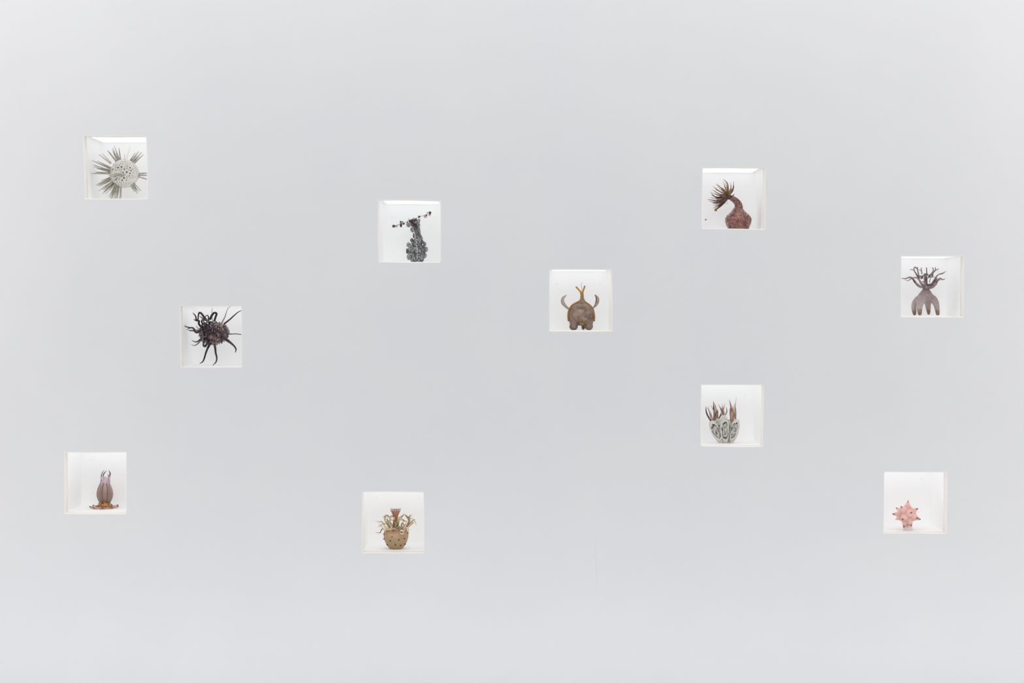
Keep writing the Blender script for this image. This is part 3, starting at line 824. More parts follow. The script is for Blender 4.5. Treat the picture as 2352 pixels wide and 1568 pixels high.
# ---- 5 tan pot with curling tentacles
def curly():
    p = Piece('curly', 'curling_tentacle_pot', 'tan thorny pot sculpture crowned with curling cream tentacles and a red-brown funnel', 845, 1345, 52)
    pot_m = height_mat('tan_stoneware', [(0.0, (178, 150, 114)), (0.5, (192, 164, 128)), (0.8, (196, 162, 130)), (1.0, (188, 140, 116))], 0.0, 0.07, rough=0.6, noise=0.12, bump=0.3)
    neck_m = height_mat('red_stoneware', [(0.0, (156, 134, 84)), (0.4, (164, 126, 82)), (0.7, (176, 122, 88)), (1.0, (190, 134, 108))], 0.065, 0.14, rough=0.55, noise=0.05, bump=0.3)
    ten_m = mat('cream_glaze', (242, 228, 194), (172, 136, 84), scale=60, rough=0.25, coat=0.6, lo=0.4, hi=0.62)
    tip_m = mat('plum_tip', (150, 112, 112), (196, 170, 150), scale=70, rough=0.4)
    thorn_m = mat('brown_thorn', (74, 46, 34), rough=0.4)
    bead_m = mat('oxblood_bead', (128, 56, 56), rough=0.25, coat=0.5)
    pearl_m = mat('white_bead', (236, 216, 212), rough=0.3, coat=0.4)
    c = p.P(845, 1345); ax = Vector((c.x, c.y, 0))
    def Z(v): return p.P(845, v).z
    mb = MB()
    pr = [(118,1345),(132,1340),(165,1310),(205,1255),(236,1190),(256,1120),(264,1060),(258,1005),(236,960),(196,925),(140,905),(90,895)]
    add_lathe(mb, ax, [(r * p.k, Z(v)) for r, v in pr], 48)
    pot = p.done(mb, 'pot', pot_m)
    mb = MB()
    K = [(78,910),(66,860),(58,800),(51,740),(47,700),(52,665),(66,625),(82,590),(92,560),(95,545),(88,540),(76,552),(62,580)]
    c2 = p.P(835, 900); ax2 = Vector((c2.x, c2.y, 0))
    add_lathe(mb, ax2, [(r * p.k, Z(v)) for r, v in K], 32)
    neck = p.done(mb, 'funnel_neck', neck_m)
    mb, mb2 = MB(), MB()
    for i in range(16):
        a = 2 * math.pi * (i + .5) / 16
        add_ball(mb, ax2 + Vector((94 * p.k * math.cos(a), 94 * p.k * math.sin(a), Z(540))), 15 * p.k, None, 20 * p.k, 8, 6)
        a += math.pi / 16
        add_ball(mb2, ax2 + Vector((97 * p.k * math.cos(a), 97 * p.k * math.sin(a), Z(532))), 14 * p.k, None, 21 * p.k, 8, 6)
        add_cone(mb, ax2 + Vector((100 * p.k * math.cos(a), 100 * p.k * math.sin(a), Z(516))), (math.cos(a) * .6, math.sin(a) * .6, 1), 8 * p.k, 24 * p.k)
    p.done(mb, 'rim_beads', bead_m, 'stuff', neck); p.done(mb2, 'rim_pearls', pearl_m, 'stuff', neck)
    for u, v in ((600,1130),(738,1150),(848,1230),(658,1245),(975,1255),(1055,1238),(1035,1110),(925,1125),(602,1025),(1098,1005),(780,1060)):
        R = 240 if v > 1200 else 262
        du = max(-0.98, min(0.98, (u - 845) / R)); a = math.asin(du)
        zr = 262 if v < 1160 else 262 - (v - 1160) * 0.45
        q = ax + Vector((zr * p.k * math.sin(a), -zr * p.k * math.cos(a), Z(v)))
        mb = MB(); add_cone(mb, q, (math.sin(a), -math.cos(a), 0.15), 15 * p.k, 34 * p.k, 8); p.done(mb, 'thorn', thorn_m)
    def ring(u, v, R, w, tail, th=15, turns=1.3, a0=0, sgn=1):
        """A curled tip: a spiral about (u, v) that runs into the given tail points."""
        pts = []; n = 9
        for i in range(n):
            t = i / (n - 1); a = math.radians(a0) + sgn * 2 * math.pi * turns * t
            rr = R * (0.72 + 0.3 * t)
            pts.append((u + rr * 1.08 * math.cos(a), v - rr * (0.86 + 0.1 * math.sin(u)) * math.sin(a), w - 30 * (1 - t)))
        return pts + tail, [th * 0.45] + [th * (0.5 + 0.5 * i / n) for i in range(1, n)] + [th * 1.15] * len(tail)
    A = [
     ([(650,1000,-150),(590,935,-170),(525,872,-170),(452,888,-160)], [24,22,18,8], ten_m),
     ([(620,990,-60),(575,925,-80),(535,950,-90),(505,1010,-90),(405,1003,-90)], [22,19,16,12,4], tip_m),
     ([(690,985,-60),(610,880,-70),(565,800,-80),(520,765,-80),(455,795,-80)], [24,22,18,14,6], ten_m),
     ([(560,800,-80),(545,840,-100),(500,850,-100),(480,800,-100)], [14,12,10,6], ten_m),
     ([(720,960,20),(690,880,0),(640,800,-10),(600,725,-20),(610,662,-20),(652,636,-20),(700,672,-20),(735,735,-40)], [26,22,20,18,17,16,16,14], ten_m),
     ([(760,930,80),(720,830,60),(690,760,40),(650,760,40),(600,830,40)], [26,22,18,14,10], ten_m),
     ([(670,980,-140),(650,900,-160),(600,850,-160),(640,800,-150),(690,810,-140)], [22,18,15,13,10], ten_m),
     ([(700,950,-160),(760,890,-180),(710,830,-170),(700,760,-150)], [24,22,20,14], ten_m),
     ([(860,900,-40),(868,800,-60),(900,725,-70),(955,705,-80),(1010,745,-90)], [26,24,22,20,16], ten_m),
     ([(890,890,-80),(900,780,-100),(945,735,-110),(1000,745,-110),(1030,775,-110)], [24,22,20,18,10], ten_m),
     ([(1040,950,-100),(1110,890,-120),(1180,825,-120),(1240,768,-110),(1272,835,-100)], [26,23,20,16,6], ten_m),
     ([(1000,930,-60),(1080,870,-70),(1150,800,-60),(1215,740,-50),(1262,745,-40)], [24,21,18,13,5], tip_m),
     ([(900,700,60),(965,672,40),(1020,620,30),(1070,665,20),(1130,690,10),(1190,715,0),(1215,685,0)], [24,22,20,18,16,12,5], ten_m),
     ([(1120,800,20),(1135,735,10),(1105,680,0),(1130,660,0),(1150,610,0)], [20,18,15,10,4], ten_m),
     ([(1040,920,40),(1110,800,30),(1100,720,20),(1060,660,10),(1080,640,0)], [24,20,17,12,5], ten_m),
     ([(1100,690,0),(1160,650,0),(1195,635,0)], [14,8,4], tip_m),
     ([(1020,960,-140),(1060,915,-170),(1100,910,-170),(1115,960,-170),(1090,990,-160)], [22,20,16,12,6], ten_m),
     ([(1000,980,-150),(1010,920,-190),(1060,895,-190),(1085,920,-180)], [24,21,16,8], ten_m),
     ([(720,990,-180),(745,1040,-220),(710,1050,-220),(690,1000,-200)], [22,19,15,8], ten_m),
     ([(840,930,-80),(835,880,-100),(850,840,-100),(820,790,-90),(800,760,-90)], [26,22,18,12,6], ten_m),
     ([(960,930,-60),(960,850,-90),(985,800,-100),(1010,850,-100)], [24,21,18,10], ten_m),
     ([(640,690,60),(600,672,60),(550,676,60)], [10,8,3], tip_m),
     ([(560,790,60),(480,775,60),(405,765,60)], [14,8,3], tip_m),
     ([(720,670,60),(760,650,60),(800,680,40)], [8,14,16], ten_m),
    ]
    for pts, rad, m in A: p.tube('tentacle', pts, [q * 0.8 for q in rad], m, 8, 5)
    for u, v, R, w, tail, th, a0, sg in ((642,690,42,-30,[(670,780,-30),(720,880,-20)],12,200,1), (765,715,46,-130,[(720,790,-110),(770,880,-80)],19,60,1), (1032,800,44,-140,[(1010,870,-120),(960,920,-100)],18,100,-1),
                                   (968,1000,46,-250,[(930,960,-200),(920,930,-140)],20,20,1), (788,962,50,-230,[(860,960,-190),(880,920,-120)],19,150,-1), (660,930,38,-150,[(700,960,-130),(740,960,-100)],14,90,-1)):
        pts, rad = ring(u, v, R, w, tail, th, 1.25, a0, sg)
        p.tube('tentacle', pts, [q * 0.85 for q in rad], ten_m, 8, 4)
    # pale frills in the middle of the crown
    mb = MB()
    rng = random.Random(3)
    for i in range(26):
        u = rng.uniform(810, 960); v = rng.uniform(880, 985)
        add_ball(mb, p.P(u, v, rng.uniform(-190, -120)), rng.uniform(8, 16) * p.k, None, rng.uniform(10, 22) * p.k, 7, 5)
    p.done(mb, 'pale_frills', mat('frill_glaze', (206, 196, 192), (160, 146, 140), scale=120, rough=0.3), 'stuff', pot)
curly()

# ---- 6 bronze creature with gold ribbed trim
def zipper():
    p = Piece('zipper', 'horned_creature_sculpture', 'bronze-brown round creature sculpture with gold ribbed trim, forked crest and two crescent horns', 785, 1402, 78)
    body_m = mat('bronze_glaze', (108, 88, 76), (144, 122, 108), scale=30, rough=0.38, metal=0.3, bump=0.25, bump_scale=260, extra=[(0.5, (144, 124, 113))])
    gold_m = mat('yellow_rib', (246, 200, 84), (230, 168, 66), scale=60, rough=0.35)
    dark_m = mat('brown_groove', (140, 92, 58), rough=0.5)
    horn_m = mat('horn_glaze', (188, 168, 160), (160, 138, 130), scale=40, rough=0.45)
    spot_m = mat('pale_spot', (236, 224, 212), rough=0.4)
    notch_m = mat('dark_notch', (96, 70, 70), rough=0.4)
    gilt_m = mat('gilt_patch', (190, 146, 84), (160, 126, 92), scale=60, rough=0.3, metal=0.4)
    def B(u, v, w, a, d, b): add_ball(mb, p.P(u, v, w), a * p.k, d * p.k, b * p.k, 26, 18)
    mb = MB()
    B(785,1065,0,270,205,250); B(785,1150,0,262,200,150)
    B(622,1330,-70,92,95,80); B(945,1325,-70,92,95,82); B(640,1240,-50,110,110,90); B(930,1240,-50,110,110,90)
    B(828,1335,110,42,50,66); B(825,1260,90,60,60,60)
    add_tube(mb, [p.P(u, v, 0) for u, v in ((795,900),(800,830),(803,780),(802,730),(800,660),(800,600))], [q * p.k for q in (150,88,52,36,30,26)], 16)
    body_mesh = fuse(mb, 9 * p.k, 8)
    body = new_obj('body', body_mesh, body_m, p.root)
    mb = MB(); add_ball(mb, p.P(795, 1070, -70), 222 * p.k, 165 * p.k, 236 * p.k, 40, 26)
    p.done(mb, 'belly_dome', mat('belly_glaze', (112, 90, 78), (176, 154, 138), scale=34, rough=0.3, metal=0.4, bump=0.4, bump_scale=180, coat=0.3, extra=[(0.5, (142, 120, 106))]))
    L = [(520,1215),(508,1130),(510,1050),(530,975),(568,910),(620,862),(690,825),(745,795),(775,750),(780,690),(778,640),(765,590),(722,540),(675,488)]
    R = [(1055,1215),(1060,1130),(1052,1050),(1035,975),(995,910),(945,865),(890,830),(850,790),(828,740),(825,690),(820,640),(820,590),(840,530),(860,472)]
    for side, rail in ((0, L), (1, R)):
        sp = spline([(u, v, -10.0) for u, v in rail], 8)
        mb = MB(); add_tube(mb, [p.P(*q) for q in sp], [(20 if i < len(sp) * .62 else 15) * p.k for i in range(len(sp))], 8)
        trim = p.done(mb, 'trim', dark_m)
        mb = MB(); acc = 0.0; last = None
        for i, q in enumerate(sp):
            if last is not None: acc += math.hypot(q[0] - last[0], q[1] - last[1])
            t = i / (len(sp) - 1)
            step = 27 if t < .5 else 24
            if last is None or acc >= step:
                acc = 0.0
                a = sp[max(i - 1, 0)]; b = sp[min(i + 1, len(sp) - 1)]
                d = (p.P(*b) - p.P(*a)).normalized()
                big = 27 if t < .5 else 23
                rot = d.to_track_quat('Z', 'Y').to_matrix()
                add_ball(mb, p.P(*q), big * p.k, big * p.k, 10 * p.k, 10, 6, rot)
            last = q
        p.done(mb, 'ribs', gold_m, 'stuff', trim)
    for pts, spots in (([(545,975),(470,915),(408,845),(388,780),(410,715),(485,657)], 0), ([(1025,945),(1085,885),(1122,815),(1130,755),(1118,705),(1082,655)], 1)):
        h = p.tube('horn', [(u, v, 0) for u, v in pts], [16,28,37,36,28,4], horn_m, 12, 6)
        mb, mb2 = MB(), MB(); rng = random.Random(spots)
        sp = spline([(u, v, 0.0, r_) for (u, v), r_ in zip(pts, [16,28,37,36,28,6])], 8)
        sgn = 1 if spots == 0 else -1
        for q in sp[6:]:
            for j in range(2):
                f = rng.uniform(-0.1, 0.85)
                pos = p.P(q[0] + sgn * q[3] * f, q[1], -q[3] * math.sqrt(max(0.02, 1 - f * f)))
                n_ = Vector((sgn * f, -math.sqrt(max(0.02, 1 - f * f)), 0))
                add_disc(mb if (spots == 0 or f < 0.3) else mb2, pos, n_, rng.uniform(4, 7) * p.k, 2.5 * p.k, 7)
        if spots:
            for q in sp[14::3]:
                add_ball(mb2, p.P(q[0] - q[3] * .75, q[1], -8), 17 * p.k, 14 * p.k, 8 * p.k, 8, 6)
            p.done(mb2, 'notches', notch_m, 'stuff', h)
        p.done(mb, 'spots', spot_m, 'stuff', h)
    p.tube('antenna', [(798,595,0),(790,480,0),(787,450,0),(786,412,0),(812,400,0)], [4, 3], mat('antenna_wire', (150, 146, 144), rough=0.5), 6, 4)
    mb = MB(); add_ring(mb, p.P(802, 1205, -212), (0, -1, -0.25), 26 * p.k, 9 * p.k, 18, 8); p.done(mb, 'navel_ring', gilt_m)
    mb = MB()
    add_ball(mb, p.P(800, 1262, -178), 60 * p.k, 22 * p.k, 22 * p.k, 16, 10, Matrix.Rotation(0.1, 3, 'Y'))
    add_ball(mb, p.P(885, 1235, -196), 42 * p.k, 18 * p.k, 16 * p.k, 14, 9, Matrix.Rotation(-0.6, 3, 'Y'))
    p.done(mb, 'gilt_ridge', gilt_m)
zipper()

# ---- 7 red-brown vase with a tuft of spiky leaves
def palm():
    p = Piece('palm', 'leaf_tuft_vase_sculpture', 'studded red-brown vase sculpture whose bent neck ends in a tuft of spiky leaves', 885, 1462, 74)
    body_m = mat('red_brown_glaze', (106, 54, 46), (168, 106, 92), scale=80, rough=0.25, coat=0.5, bump=0.5, bump_scale=320, extra=[(0.5, (150, 98, 88))])
    stud_m = mat('dark_stud', (82, 44, 42), rough=0.3, coat=0.3)
    stud_p = mat('pale_stud', (228, 200, 194), rough=0.3, coat=0.5)
    leaf_m = mat('leaf_brown', (86, 54, 50), (186, 142, 130), scale=60, rough=0.35, coat=0.15)
    leaf_o = mat('leaf_olive', (100, 76, 38), (176, 140, 104), scale=50, rough=0.35, coat=0.15)
    leaf_d = mat('leaf_dark', (58, 42, 42), (104, 76, 74), scale=50, rough=0.4)
    ball_m = mat('ochre_ball', (184, 134, 62), (140, 92, 44), scale=80, rough=0.3)
    axis = [(885,1462,196),(886,1430,212),(886,1340,256),(884,1240,277),(884,1170,248),(884,1110,192),(884,1050,132),(892,1000,96),(895,950,80),(872,890,72),(825,835,66),(765,795,58),(700,765,46)]
    sp = spline([(a[0], a[1], 0.0, a[2]) for a in axis], 6)
    mb = MB(); add_tube(mb, [p.P(*q[:3]) for q in sp], [q[3] * p.k for q in sp], 36, cap0=0.0)
    body = p.done(mb, 'vase_body', body_m)
    rng = random.Random(21); mb, mb2 = MB(), MB()
    for i in range(2, len(sp) - 1):
        c0 = p.P(*sp[i][:3]); t = (p.P(*sp[i + 1][:3]) - p.P(*sp[i - 1][:3])).normalized()
        r = sp[i][3] * p.k; n = max(10, int(2 * math.pi * sp[i][3] / 40))
        a_ = Vector((0, 1, 0)) if abs(t.y) < .9 else Vector((1, 0, 0))
        e1 = (a_ - t * a_.dot(t)).normalized(); e2 = t.cross(e1)
        for k in range(n):
            a = rng.uniform(0, 2 * math.pi)
            d = e1 * math.cos(a) + e2 * math.sin(a)
            v = sp[i][1]
            pale = 980 < v < 1150 and rng.random() < .5 or rng.random() < .05
            add_disc(mb2 if pale else mb, c0 + d * r + t * rng.uniform(-9, 9) * p.k, d, rng.uniform(4, 9) * p.k, 4 * p.k, 6)
    p.done(mb, 'dark_studs', stud_m, 'stuff', body); p.done(mb2, 'pale_studs', stud_p, 'stuff', body)
    H = (672, 748, -10)
    mb = MB(); add_ball(mb, p.P(675, 755, -10), 62 * p.k, 60 * p.k, 58 * p.k, 16, 10); p.done(mb, 'tuft_heart', leaf_d)
    T = [((555,370),60,(650,470),0,leaf_o,26),((400,485),-60,(560,590),-60,leaf_o,26),((340,525),40,(480,630),0,leaf_m,20),((320,590),-90,(470,690),-90,leaf_m,24),
         ((395,600),-140,(520,650),-120,leaf_m,22),((285,635),0,(400,760),-20,leaf_d,22),((300,715),-120,(440,760),-110,leaf_d,21),((330,770),-160,(470,805),-140,leaf_m,24),
         ((218,805),-40,(420,830),-60,leaf_d,24),((250,830),-120,(410,880),-110,leaf_m,26),((328,895),-80,(470,885),-80,leaf_m,22),((340,932),-40,(500,910),-40,leaf_m,20),
         ((338,1000),-60,(480,930),-70,leaf_d,22),((790,425),-40,(772,580),-50,leaf_m,26),((800,520),-120,(765,620),-100,leaf_m,28),((722,430),110,(722,570),70,leaf_m,14),
         ((575,510),-150,(630,620),-130,leaf_o,24),((700,570),-150,(690,650),-120,leaf_o,22),((812,688),-80,(760,735),-80,leaf_d,28),((440,545),-20,(560,630),-40,leaf_o,24),
         ((560,420),120,(610,560),80,leaf_m,16),((380,700),-170,(520,740),-150,leaf_o,26),((470,520),90,(580,620),60,leaf_m,18),((460,870),-170,(560,800),-140,leaf_d,26),((330,660),60,(470,720),40,leaf_d,18),((370,560),20,(500,650),10,leaf_m,18),((425,470),60,(560,610),40,leaf_m,18),((265,770),30,(440,790),10,leaf_m,18),
         ((350,840),-150,(480,830),-130,leaf_o,20),((380,960),-130,(510,890),-120,leaf_m,18),((640,470),-60,(665,600),-60,leaf_m,20),((480,640),-180,(570,690),-150,leaf_m,20),
         ((300,860),40,(450,850),20,leaf_d,18),((610,450),-100,(645,590),-90,leaf_o,18),((755,560),-140,(720,660),-110,leaf_o,22),((735,500),30,(725,620),20,leaf_m,16),((430,900),-180,(540,840),-150,leaf_d,20)]
    for tip, wt, mid, wm, m, r in T:
        p.tube('leaf', [H, ((H[0] + mid[0]) / 2 + (mid[0]-tip[0]) * .04, (H[1] + mid[1]) / 2, wm * .6), (mid[0], mid[1], wm), (tip[0], tip[1], wt)], [9, r * .66, r * 0.52, 2], m, 8, 5, flat=0.6)
    st = p.tube('stalk', [(650,780,-30),(570,880,-50),(500,950,-60),(420,1015,-60)], [30,26,20,16], leaf_d, 10, 5)
    mb = MB(); add_ball(mb, p.P(405, 1030, -60), 30 * p.k, None, 32 * p.k, 14, 10)
    add_ball(mb, p.P(432, 1000, -60), 22 * p.k, None, 16 * p.k, 10, 8)
    p.done(mb, 'stalk_ball', ball_m, parent=st)
    mb = MB(); add_ring(mb, p.P(632, 872, -40), (0.1, -1, 0), 30 * p.k, 5 * p.k, 18, 7); p.done(mb, 'glass_loop', mat('clear_loop', (232, 226, 226), rough=0.08, trans=0.6))
palm()

# ---- 8 black and white pods with leaves
def pod_mat(name, rx, rz, off, seed):
    m = bpy.data.materials.new(name); m.use_nodes = True
    nt = m.node_tree; b = nt.nodes['Principled BSDF']
    b.inputs['Roughness'].default_value = 0.3; b.inputs['Coat Weight'].default_value = 0.4
    tc = nt.nodes.new('ShaderNodeTexCoord')
    mp = nt.nodes.new('ShaderNodeMapping'); mp.vector_type = 'POINT'
    mp.inputs['Scale'].default_value = (1 / rx, 0.35 / rx, 1 / rz)
    mp.inputs['Location'].default_value = (off[0], 0.0, off[1])
    nt.links.new(tc.outputs['Object'], mp.inputs[0])
    n = nt.nodes.new('ShaderNodeTexNoise'); n.inputs['Scale'].default_value = 2.2; n.inputs['Detail'].default_value = 3
    n.noise_dimensions = '4D'; n.inputs['W'].default_value = seed
    nt.links.new(mp.outputs[0], n.inputs['Vector'])
    s = nt.nodes.new('ShaderNodeVectorMath'); s.operation = 'SUBTRACT'; s.inputs[1].default_value = (0.5, 0.5, 0.5)
    nt.links.new(n.outputs['Color'], s.inputs[0])
    sc = nt.nodes.new('ShaderNodeVectorMath'); sc.operation = 'SCALE'; sc.inputs['Scale'].default_value = 0.6
    nt.links.new(s.outputs[0], sc.inputs[0])
    ad = nt.nodes.new('ShaderNodeVectorMath'); ad.operation = 'ADD'
    nt.links.new(mp.outputs[0], ad.inputs[0]); nt.links.new(sc.outputs[0], ad.inputs[1])
    ln = nt.nodes.new('ShaderNodeVectorMath'); ln.operation = 'LENGTH'; nt.links.new(ad.outputs[0], ln.inputs[0])
    r = nt.nodes.new('ShaderNodeValToRGB'); e = r.color_ramp.elements
    W, K, G = lin((234, 229, 222)), lin((36, 42, 40)), lin((132, 140, 142))
    st = [(0.0, K), (0.12, K), (0.17, W), (0.27, W), (0.31, G), (0.37, K), (0.41, W), (0.52, G), (0.56, W), (0.60, K), (0.68, K), (0.73, W), (0.9, W), (0.96, G), (1.0, W)]
    e[0].position, e[0].color = st[0]; e[1].position, e[1].color = st[-1]
    for q, c in st[1:-1]:
        x = e.new(q); x.color = c
    nt.links.new(ln.outputs['Value'], r.inputs['Fac'])
    # brushed on: the rings break up and fade out in places
    n2 = nt.nodes.new('ShaderNodeTexNoise'); n2.inputs['Scale'].default_value = 3.0; n2.inputs['Detail'].default_value = 2
    n2.noise_dimensions = '4D'; n2.inputs['W'].default_value = seed + 20
    nt.links.new(mp.outputs[0], n2.inputs['Vector'])
    r2 = nt.nodes.new('ShaderNodeValToRGB'); r2.color_ramp.elements[0].position = 0.52; r2.color_ramp.elements[1].position = 0.64
    nt.links.new(n2.outputs['Fac'], r2.inputs['Fac'])
    mx = nt.nodes.new('ShaderNodeMix'); mx.data_type = 'RGBA'
    nt.links.new(r2.outputs['Color'], mx.inputs['Factor'])
    nt.links.new(r.outputs['Color'], mx.inputs['A']); mx.inputs['B'].default_value = lin((222, 216, 210))
    nt.links.new(mx.outputs['Result'], b.inputs['Base Color'])
    return m

def pods():
    p = Piece('pods', 'pod_cluster_sculpture', 'cluster of white pods with black ring markings and mauve leaves growing out', 620, 1345, 82)
    leaf_m = mat('mauve_leaf', (140, 106, 104), (208, 176, 168), scale=60, rough=0.35, coat=0.3)
    leaf_d = mat('dark_leaf', (74, 54, 56), (124, 96, 96), scale=45, rough=0.35, coat=0.3)
    leaf_t = mat('ochre_leaf', (196, 154, 108), (170, 128, 92), scale=45, rough=0.4)
    rim_m = mat('pod_rim', (234, 226, 220), rough=0.4)
    def pod(top, bot, w_top, w_bot, rx, rd, off, seed, fat=0.5, prot=1.0):
        a = p.P(bot[0], bot[1], w_bot); b = p.P(top[0], top[1], w_top)
        ax = b - a; h = ax.length; mid = (a + b) / 2
        mb = MB(); vs, fs = [], []; n, m = 22, 26
        X, Y = rx * p.k, rd * p.k
        prof = []
        for i in range(n + 1):
            t = i / n
            # shell: narrow foot, fullest two thirds up, open lip
            r = math.sin(math.pi * min(1, (t * 0.90 + 0.06)) ** (1.0 + fat * .35)) ** 0.46
            prof.append((r, (t - .5) * h))
        prof += [(prof[-1][0] * .7, .5 * h + 2 * p.k), (prof[-1][0] * .5, .46 * h)]
        for r, z in prof:
            for k in range(m):
                q = 2 * math.pi * k / m; vs.append(Vector((X * r * math.cos(q), Y * r * math.sin(q), z)))
        for i in range(len(prof) - 1):
            for k in range(m):
                k2 = (k + 1) % m; fs.append((i * m + k, i * m + k2, (i + 1) * m + k2, (i + 1) * m + k))
        fs.append(tuple(range(m))[::-1]); fs.append(tuple((len(prof) - 1) * m + k for k in range(m)))
        mb.add(vs, fs)
        o = mb.build('pod', pod_mat('pod_glaze', X, h / 2, off, seed), p.root, mid)
        o.rotation_mode = 'QUATERNION'; o.rotation_quaternion = ax.to_track_quat('Z', 'Y')
        # to_track_quat spins freely about the axis: keep the broad side to the front
        z = ax.normalized(); x = Vector((1, 0, 0)); x = (x - z * x.dot(z)).normalized(); y = z.cross(x)
        o.rotation_quaternion = Matrix((x, y, z)).transposed().to_quaternion()
        return o
    pod((600,765),(640,1345),-120,-60,106,90,(0.0,0.05),2.0)
    pod((335,880),(555,1345),-60,-50,104,95,(0.05,-0.1),5.3)
    pod((880,845),(765,1345),-50,-50,100,95,(0.12,-0.1),8.1)
    pod((470,815),(600,1335),60,20,92,90,(0.3,0.2),3.7)
    pod((720,850),(680,1335),60,20,90,90,(0.3,0.0),6.2)
    pod((800,900),(700,1335),100,40,90,80,(0.0,0.2),9.9)
    def leaf(root, mid, tip, w, r, m):
        p.tube('leaf', [(root[0], root[1], w), (mid[0], mid[1], w - 10), (tip[0], tip[1], w)], [r * .6, r * .7, 2], m, 8, 6, flat=0.45)
    for L_ in [((330,890),(245,730),(218,575),-60,24,leaf_d),((375,890),(320,710),(228,590),-80,18,leaf_m),((345,890),(300,700),(270,565),0,15,leaf_m),
               ((380,890),(395,700),(330,545),-40,20,leaf_m),((420,860),(395,640),(380,460),0,24,leaf_d),((430,850),(440,650),(392,478),-30,22,leaf_t),
               ((400,880),(420,760),(472,645),-80,18,leaf_d),((480,830),(450,690),(432,560),20,24,leaf_m),((470,850),(470,740),(480,640),30,26,leaf_d),
               ((500,830),(545,740),(560,655),20,20,leaf_d),((560,800),(545,640),(478,520),-40,18,leaf_m),((590,790),(570,650),(510,600),-80,16,leaf_d),
               ((600,790),(585,650),(566,522),-40,14,leaf_t),((600,790),(598,640),(626,515),-20,14,leaf_t),((630,780),(668,680),(655,588),-60,20,leaf_m),((610,780),(610,700),(560,590),-90,16,leaf_m),
               ((780,900),(765,640),(720,425),-40,30,leaf_m),((750,880),(742,700),(735,600),10,24,leaf_m),((850,870),(850,680),(835,508),-40,28,leaf_m),((800,880),(800,720),(800,545),20,26,leaf_t),
               ((835,860),(830,700),(872,372),30,12,leaf_t),((790,880),(780,700),(770,560),40,20,leaf_t),((770,900),(775,850),(765,810),-90,20,leaf_m)]:
        leaf(*L_)
pods()

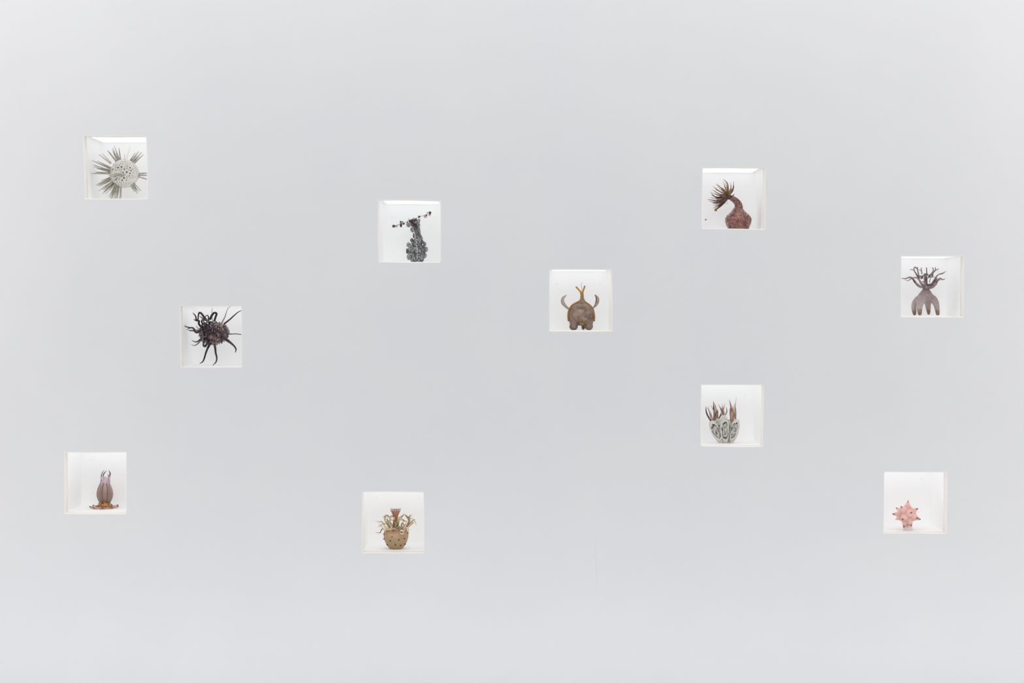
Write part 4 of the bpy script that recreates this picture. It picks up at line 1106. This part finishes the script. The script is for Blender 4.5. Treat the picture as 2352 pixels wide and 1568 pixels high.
# ---- 9 grey four-legged branching sculpture
def branch():
    p = Piece('branch', 'branching_legged_sculpture', 'grey-mauve four-legged sculpture with waving arms and thin antler branches', 640, 1412, 74)
    body_m = height_mat('grey_mauve_glaze', [(0.0, (122, 92, 74)), (0.16, (150, 124, 108)), (0.32, (192, 178, 174)), (0.6, (176, 158, 158)), (1.0, (132, 110, 116))], 0.0, 0.10, rough=0.4, noise=0.3, nscale=170, bump=0.6)
    arm_m = mat('arm_glaze', (86, 66, 74), (172, 150, 154), scale=60, rough=0.3, coat=0.4)
    pale_m = mat('pale_branch', (190, 168, 172), (172, 150, 156), scale=40, rough=0.4)
    bead_d = mat('black_bead', (70, 58, 60), rough=0.25, coat=0.5)
    bead_p = mat('ivory_bead', (222, 212, 196), rough=0.3, coat=0.4)
    mb = MB()
    def T(pts, rr): add_tube(mb, [p.P(*q) for q in spline(pts, 4)], [x[0] * p.k for x in spline([(r,) for r in rr], 4)], 18)
    T([(640,790,0),(642,850,0),(642,920,0),(640,970,0),(640,1010,0),(640,1030,0)], [46,76,124,162,176,150])
    T([(600,985,0),(490,1065,-5),(408,1135,10),(385,1220,20),(395,1310,20),(402,1385,20)], [55,84,62,52,47,34])
    T([(620,985,-30),(565,1060,-90),(524,1130,-135),(508,1220,-150),(510,1310,-150),(516,1385,-150)], [55,92,78,66,52,36])
    T([(650,985,30),(664,1060,95),(682,1140,140),(690,1220,160),(698,1310,160),(702,1375,160)], [55,90,70,58,42,28])
    T([(685,975,0),(775,1045,-10),(838,1115,-30),(870,1200,-40),(885,1300,-40),(897,1385,-40)], [55,86,74,60,48,36])
    me = fuse(mb, 9 * p.k, 7)
    body = new_obj('body', me, body_m, p.root)
    mb = MB()
    add_tube(mb, [p.P(640,800,0), p.P(640,740,0), p.P(637,660,0), p.P(636,590,0)], [x * p.k for x in (46,40,38,46)], 16)
    add_ball(mb, p.P(635,555,0), 52 * p.k, 50 * p.k, 52 * p.k, 18, 12)
    p.done(mb, 'neck', arm_m)
    A = [([(620,800,-30),(510,785,-50),(425,710,-60),(362,625,-60),(300,592,-60),(200,622,-60),(60,600,-60)], [34,32,28,22,18,13,6], arm_m),
         ([(620,770,-10),(545,725,-20),(500,650,-20),(445,602,-20),(345,610,-10),(265,665,0),(195,640,0)], [30,28,24,20,16,11,5], pale_m),
         ([(650,805,-50),(760,805,-70),(845,740,-80),(890,660,-80),(955,645,-80)], [38,36,32,24,7], arm_m),
         ([(650,765,0),(765,745,0),(825,665,0),(860,590,0),(910,535,0),(1000,508,0),(1075,458,0)], [32,34,32,20,16,15,4], arm_m),
         ([(655,780,60),(750,770,60),(840,660,60),(880,620,60)], [28,28,22,12], pale_m),
         ([(890,650,40),(940,615,40),(1000,642,40),(1052,622,40)], [18,15,13,5], arm_m),
         ([(645,830,-70),(625,770,-90),(600,690,-100),(548,690,-100)], [22,22,16,6], arm_m),
         ([(660,830,-70),(640,790,-85),(615,740,-90)], [22,18,8], pale_m),
         ([(720,700,70),(735,630,80),(770,590,80),(860,590,80)], [10,9,8,6], pale_m)]
    for pts, rr, m in A: p.tube('arm', pts, [q * 0.88 for q in rr], m, 10, 6)
    Bn = [([(470,585,-20),(430,510,-20),(390,440,-20),(400,385,-20),(425,378,-20)], [15,15,14,14,15], arm_m, [[(392,442,-20),(350,432,-20),(308,430,-20)]]),
          ([(488,570,-40),(480,500,-40),(465,430,-40),(425,380,-30)], [17,16,14,14], arm_m, [[(462,425,-40),(470,395,-40),(475,375,-40)]]),
          ([(672,570,-40),(660,480,-40),(655,385,-40)], [15,12,10], arm_m, []),
          ([(765,545,-30),(800,490,-30),(842,440,-30),(840,380,-30)], [16,14,13,10], arm_m, [[(842,440,-30),(880,432,-30),(915,412,-30)]]),
          ([(560,520,90),(548,450,90),(543,390,90)], [14,12,11], pale_m, [[(545,455,90),(520,440,90),(495,435,90)]]),
          ([(740,540,90),(800,440,90),(778,390,90)], [14,12,12], pale_m, []), ]
    for pts, rr, m, subs in Bn:
        o = p.tube('branch', pts, rr, m, 8, 5)
        for s in subs: p.tube('twig', s, [12, 7], m, 8, 4, parent=o)
    rng = random.Random(2); mb, mb2 = MB(), MB()
    for i in range(34):
        a = 2 * math.pi * i / 34
        pos = p.P(636 + 150 * math.cos(a), 572 - 18 * math.cos(a) - 22 * math.sin(a) + rng.uniform(-9, 9), 110 * math.sin(a))
        add_ball(mb if i % 3 else mb2, pos, rng.uniform(15, 21) * p.k, None, rng.uniform(17, 24) * p.k, 8, 6)
    for i in range(14):
        a = 2 * math.pi * i / 14
        add_ball(mb2 if i % 3 else mb, p.P(650 + 50 * math.cos(a), 575 - 6 * math.sin(a), 60 * math.sin(a) - 5), 15 * p.k, None, 17 * p.k, 8, 6)
    p.done(mb, 'dark_beads', bead_d, 'stuff'); p.done(mb2, 'ivory_beads', bead_p, 'stuff')
    # hoop that carries the beads
    mb = MB(); vs_ = []
    for i in range(41):
        a = 2 * math.pi * i / 40
        vs_.append(p.P(636 + 150 * math.cos(a), 584 - 18 * math.cos(a) - 22 * math.sin(a), 110 * math.sin(a)))
    add_tube(mb, vs_, [9 * p.k] * 41, 8); p.done(mb, 'hoop', pale_m)
branch()

# ---- 10 pink spiked star
def star():
    p = Piece('star', 'spiked_star_sculpture', 'pink spiked star sculpture with dark red tips resting on a white foot', 612, 1372, 46)
    k = p.k
    m = radial_mat('pink_glaze', [(0.0, (214, 128, 120)), (0.56, (222, 142, 134)), (0.66, (242, 196, 186)), (0.82, (244, 206, 198)), (0.92, (204, 112, 108)), (1.0, (120, 54, 60))], 330 * k, rough=0.5, sss=0.0, noise=0.12)
    c = (612, 1052)
    tips = [(640,738,20),(430,842,-168),(282,1037,0),(800,888,-205),(885,928,126),(635,958,-310),(432,1128,-265),(793,1100,-270),(922,1162,20),(492,1318,-160),(652,1278,-238),(735,1322,150),
            (430,930,265),(700,860,240),(520,1200,260),(760,1120,280),(600,1050,330),(400,1180,160)]
    dirs = [(Vector((u - c[0], w, c[1] - v)).normalized(), math.sqrt((u - c[0]) ** 2 + (v - c[1]) ** 2 + w * w)) for u, v, w in tips]
    bm = bmesh.new(); bmesh.ops.create_icosphere(bm, subdivisions=6, radius=1.0)
    for v in bm.verts:
        d = v.co.normalized(); best = 0.0
        rr = 176.0; push = 0.0
        for t, L in dirs:
            a = d.angle(t)
            push = max(push, (L - rr) * (0.78 * math.exp(-(a / 0.15)) + 0.22 * math.exp(-(a / 0.36) ** 2)))
        v.co = d * (rr + push) * k
    me = bpy.data.meshes.new('star'); bm.to_mesh(me); bm.free()
    me.polygons.foreach_set('use_smooth', [True] * len(me.polygons))
    new_obj('star_body', me, m, p.root, p.P(*c))
    mb = MB(); f = p.P(630, 1372); fx = Vector((f.x, f.y + 0.0, 0))
    add_lathe(mb, fx, [(84 * k, 0), (98 * k, 6 * k), (100 * k, 26 * k), (92 * k, 60 * k), (70 * k, 92 * k), (38 * k, 112 * k), (8 * k, 120 * k)], 32)
    p.done(mb, 'foot', mat('white_bisque', (244, 236, 233), rough=0.6))
star()
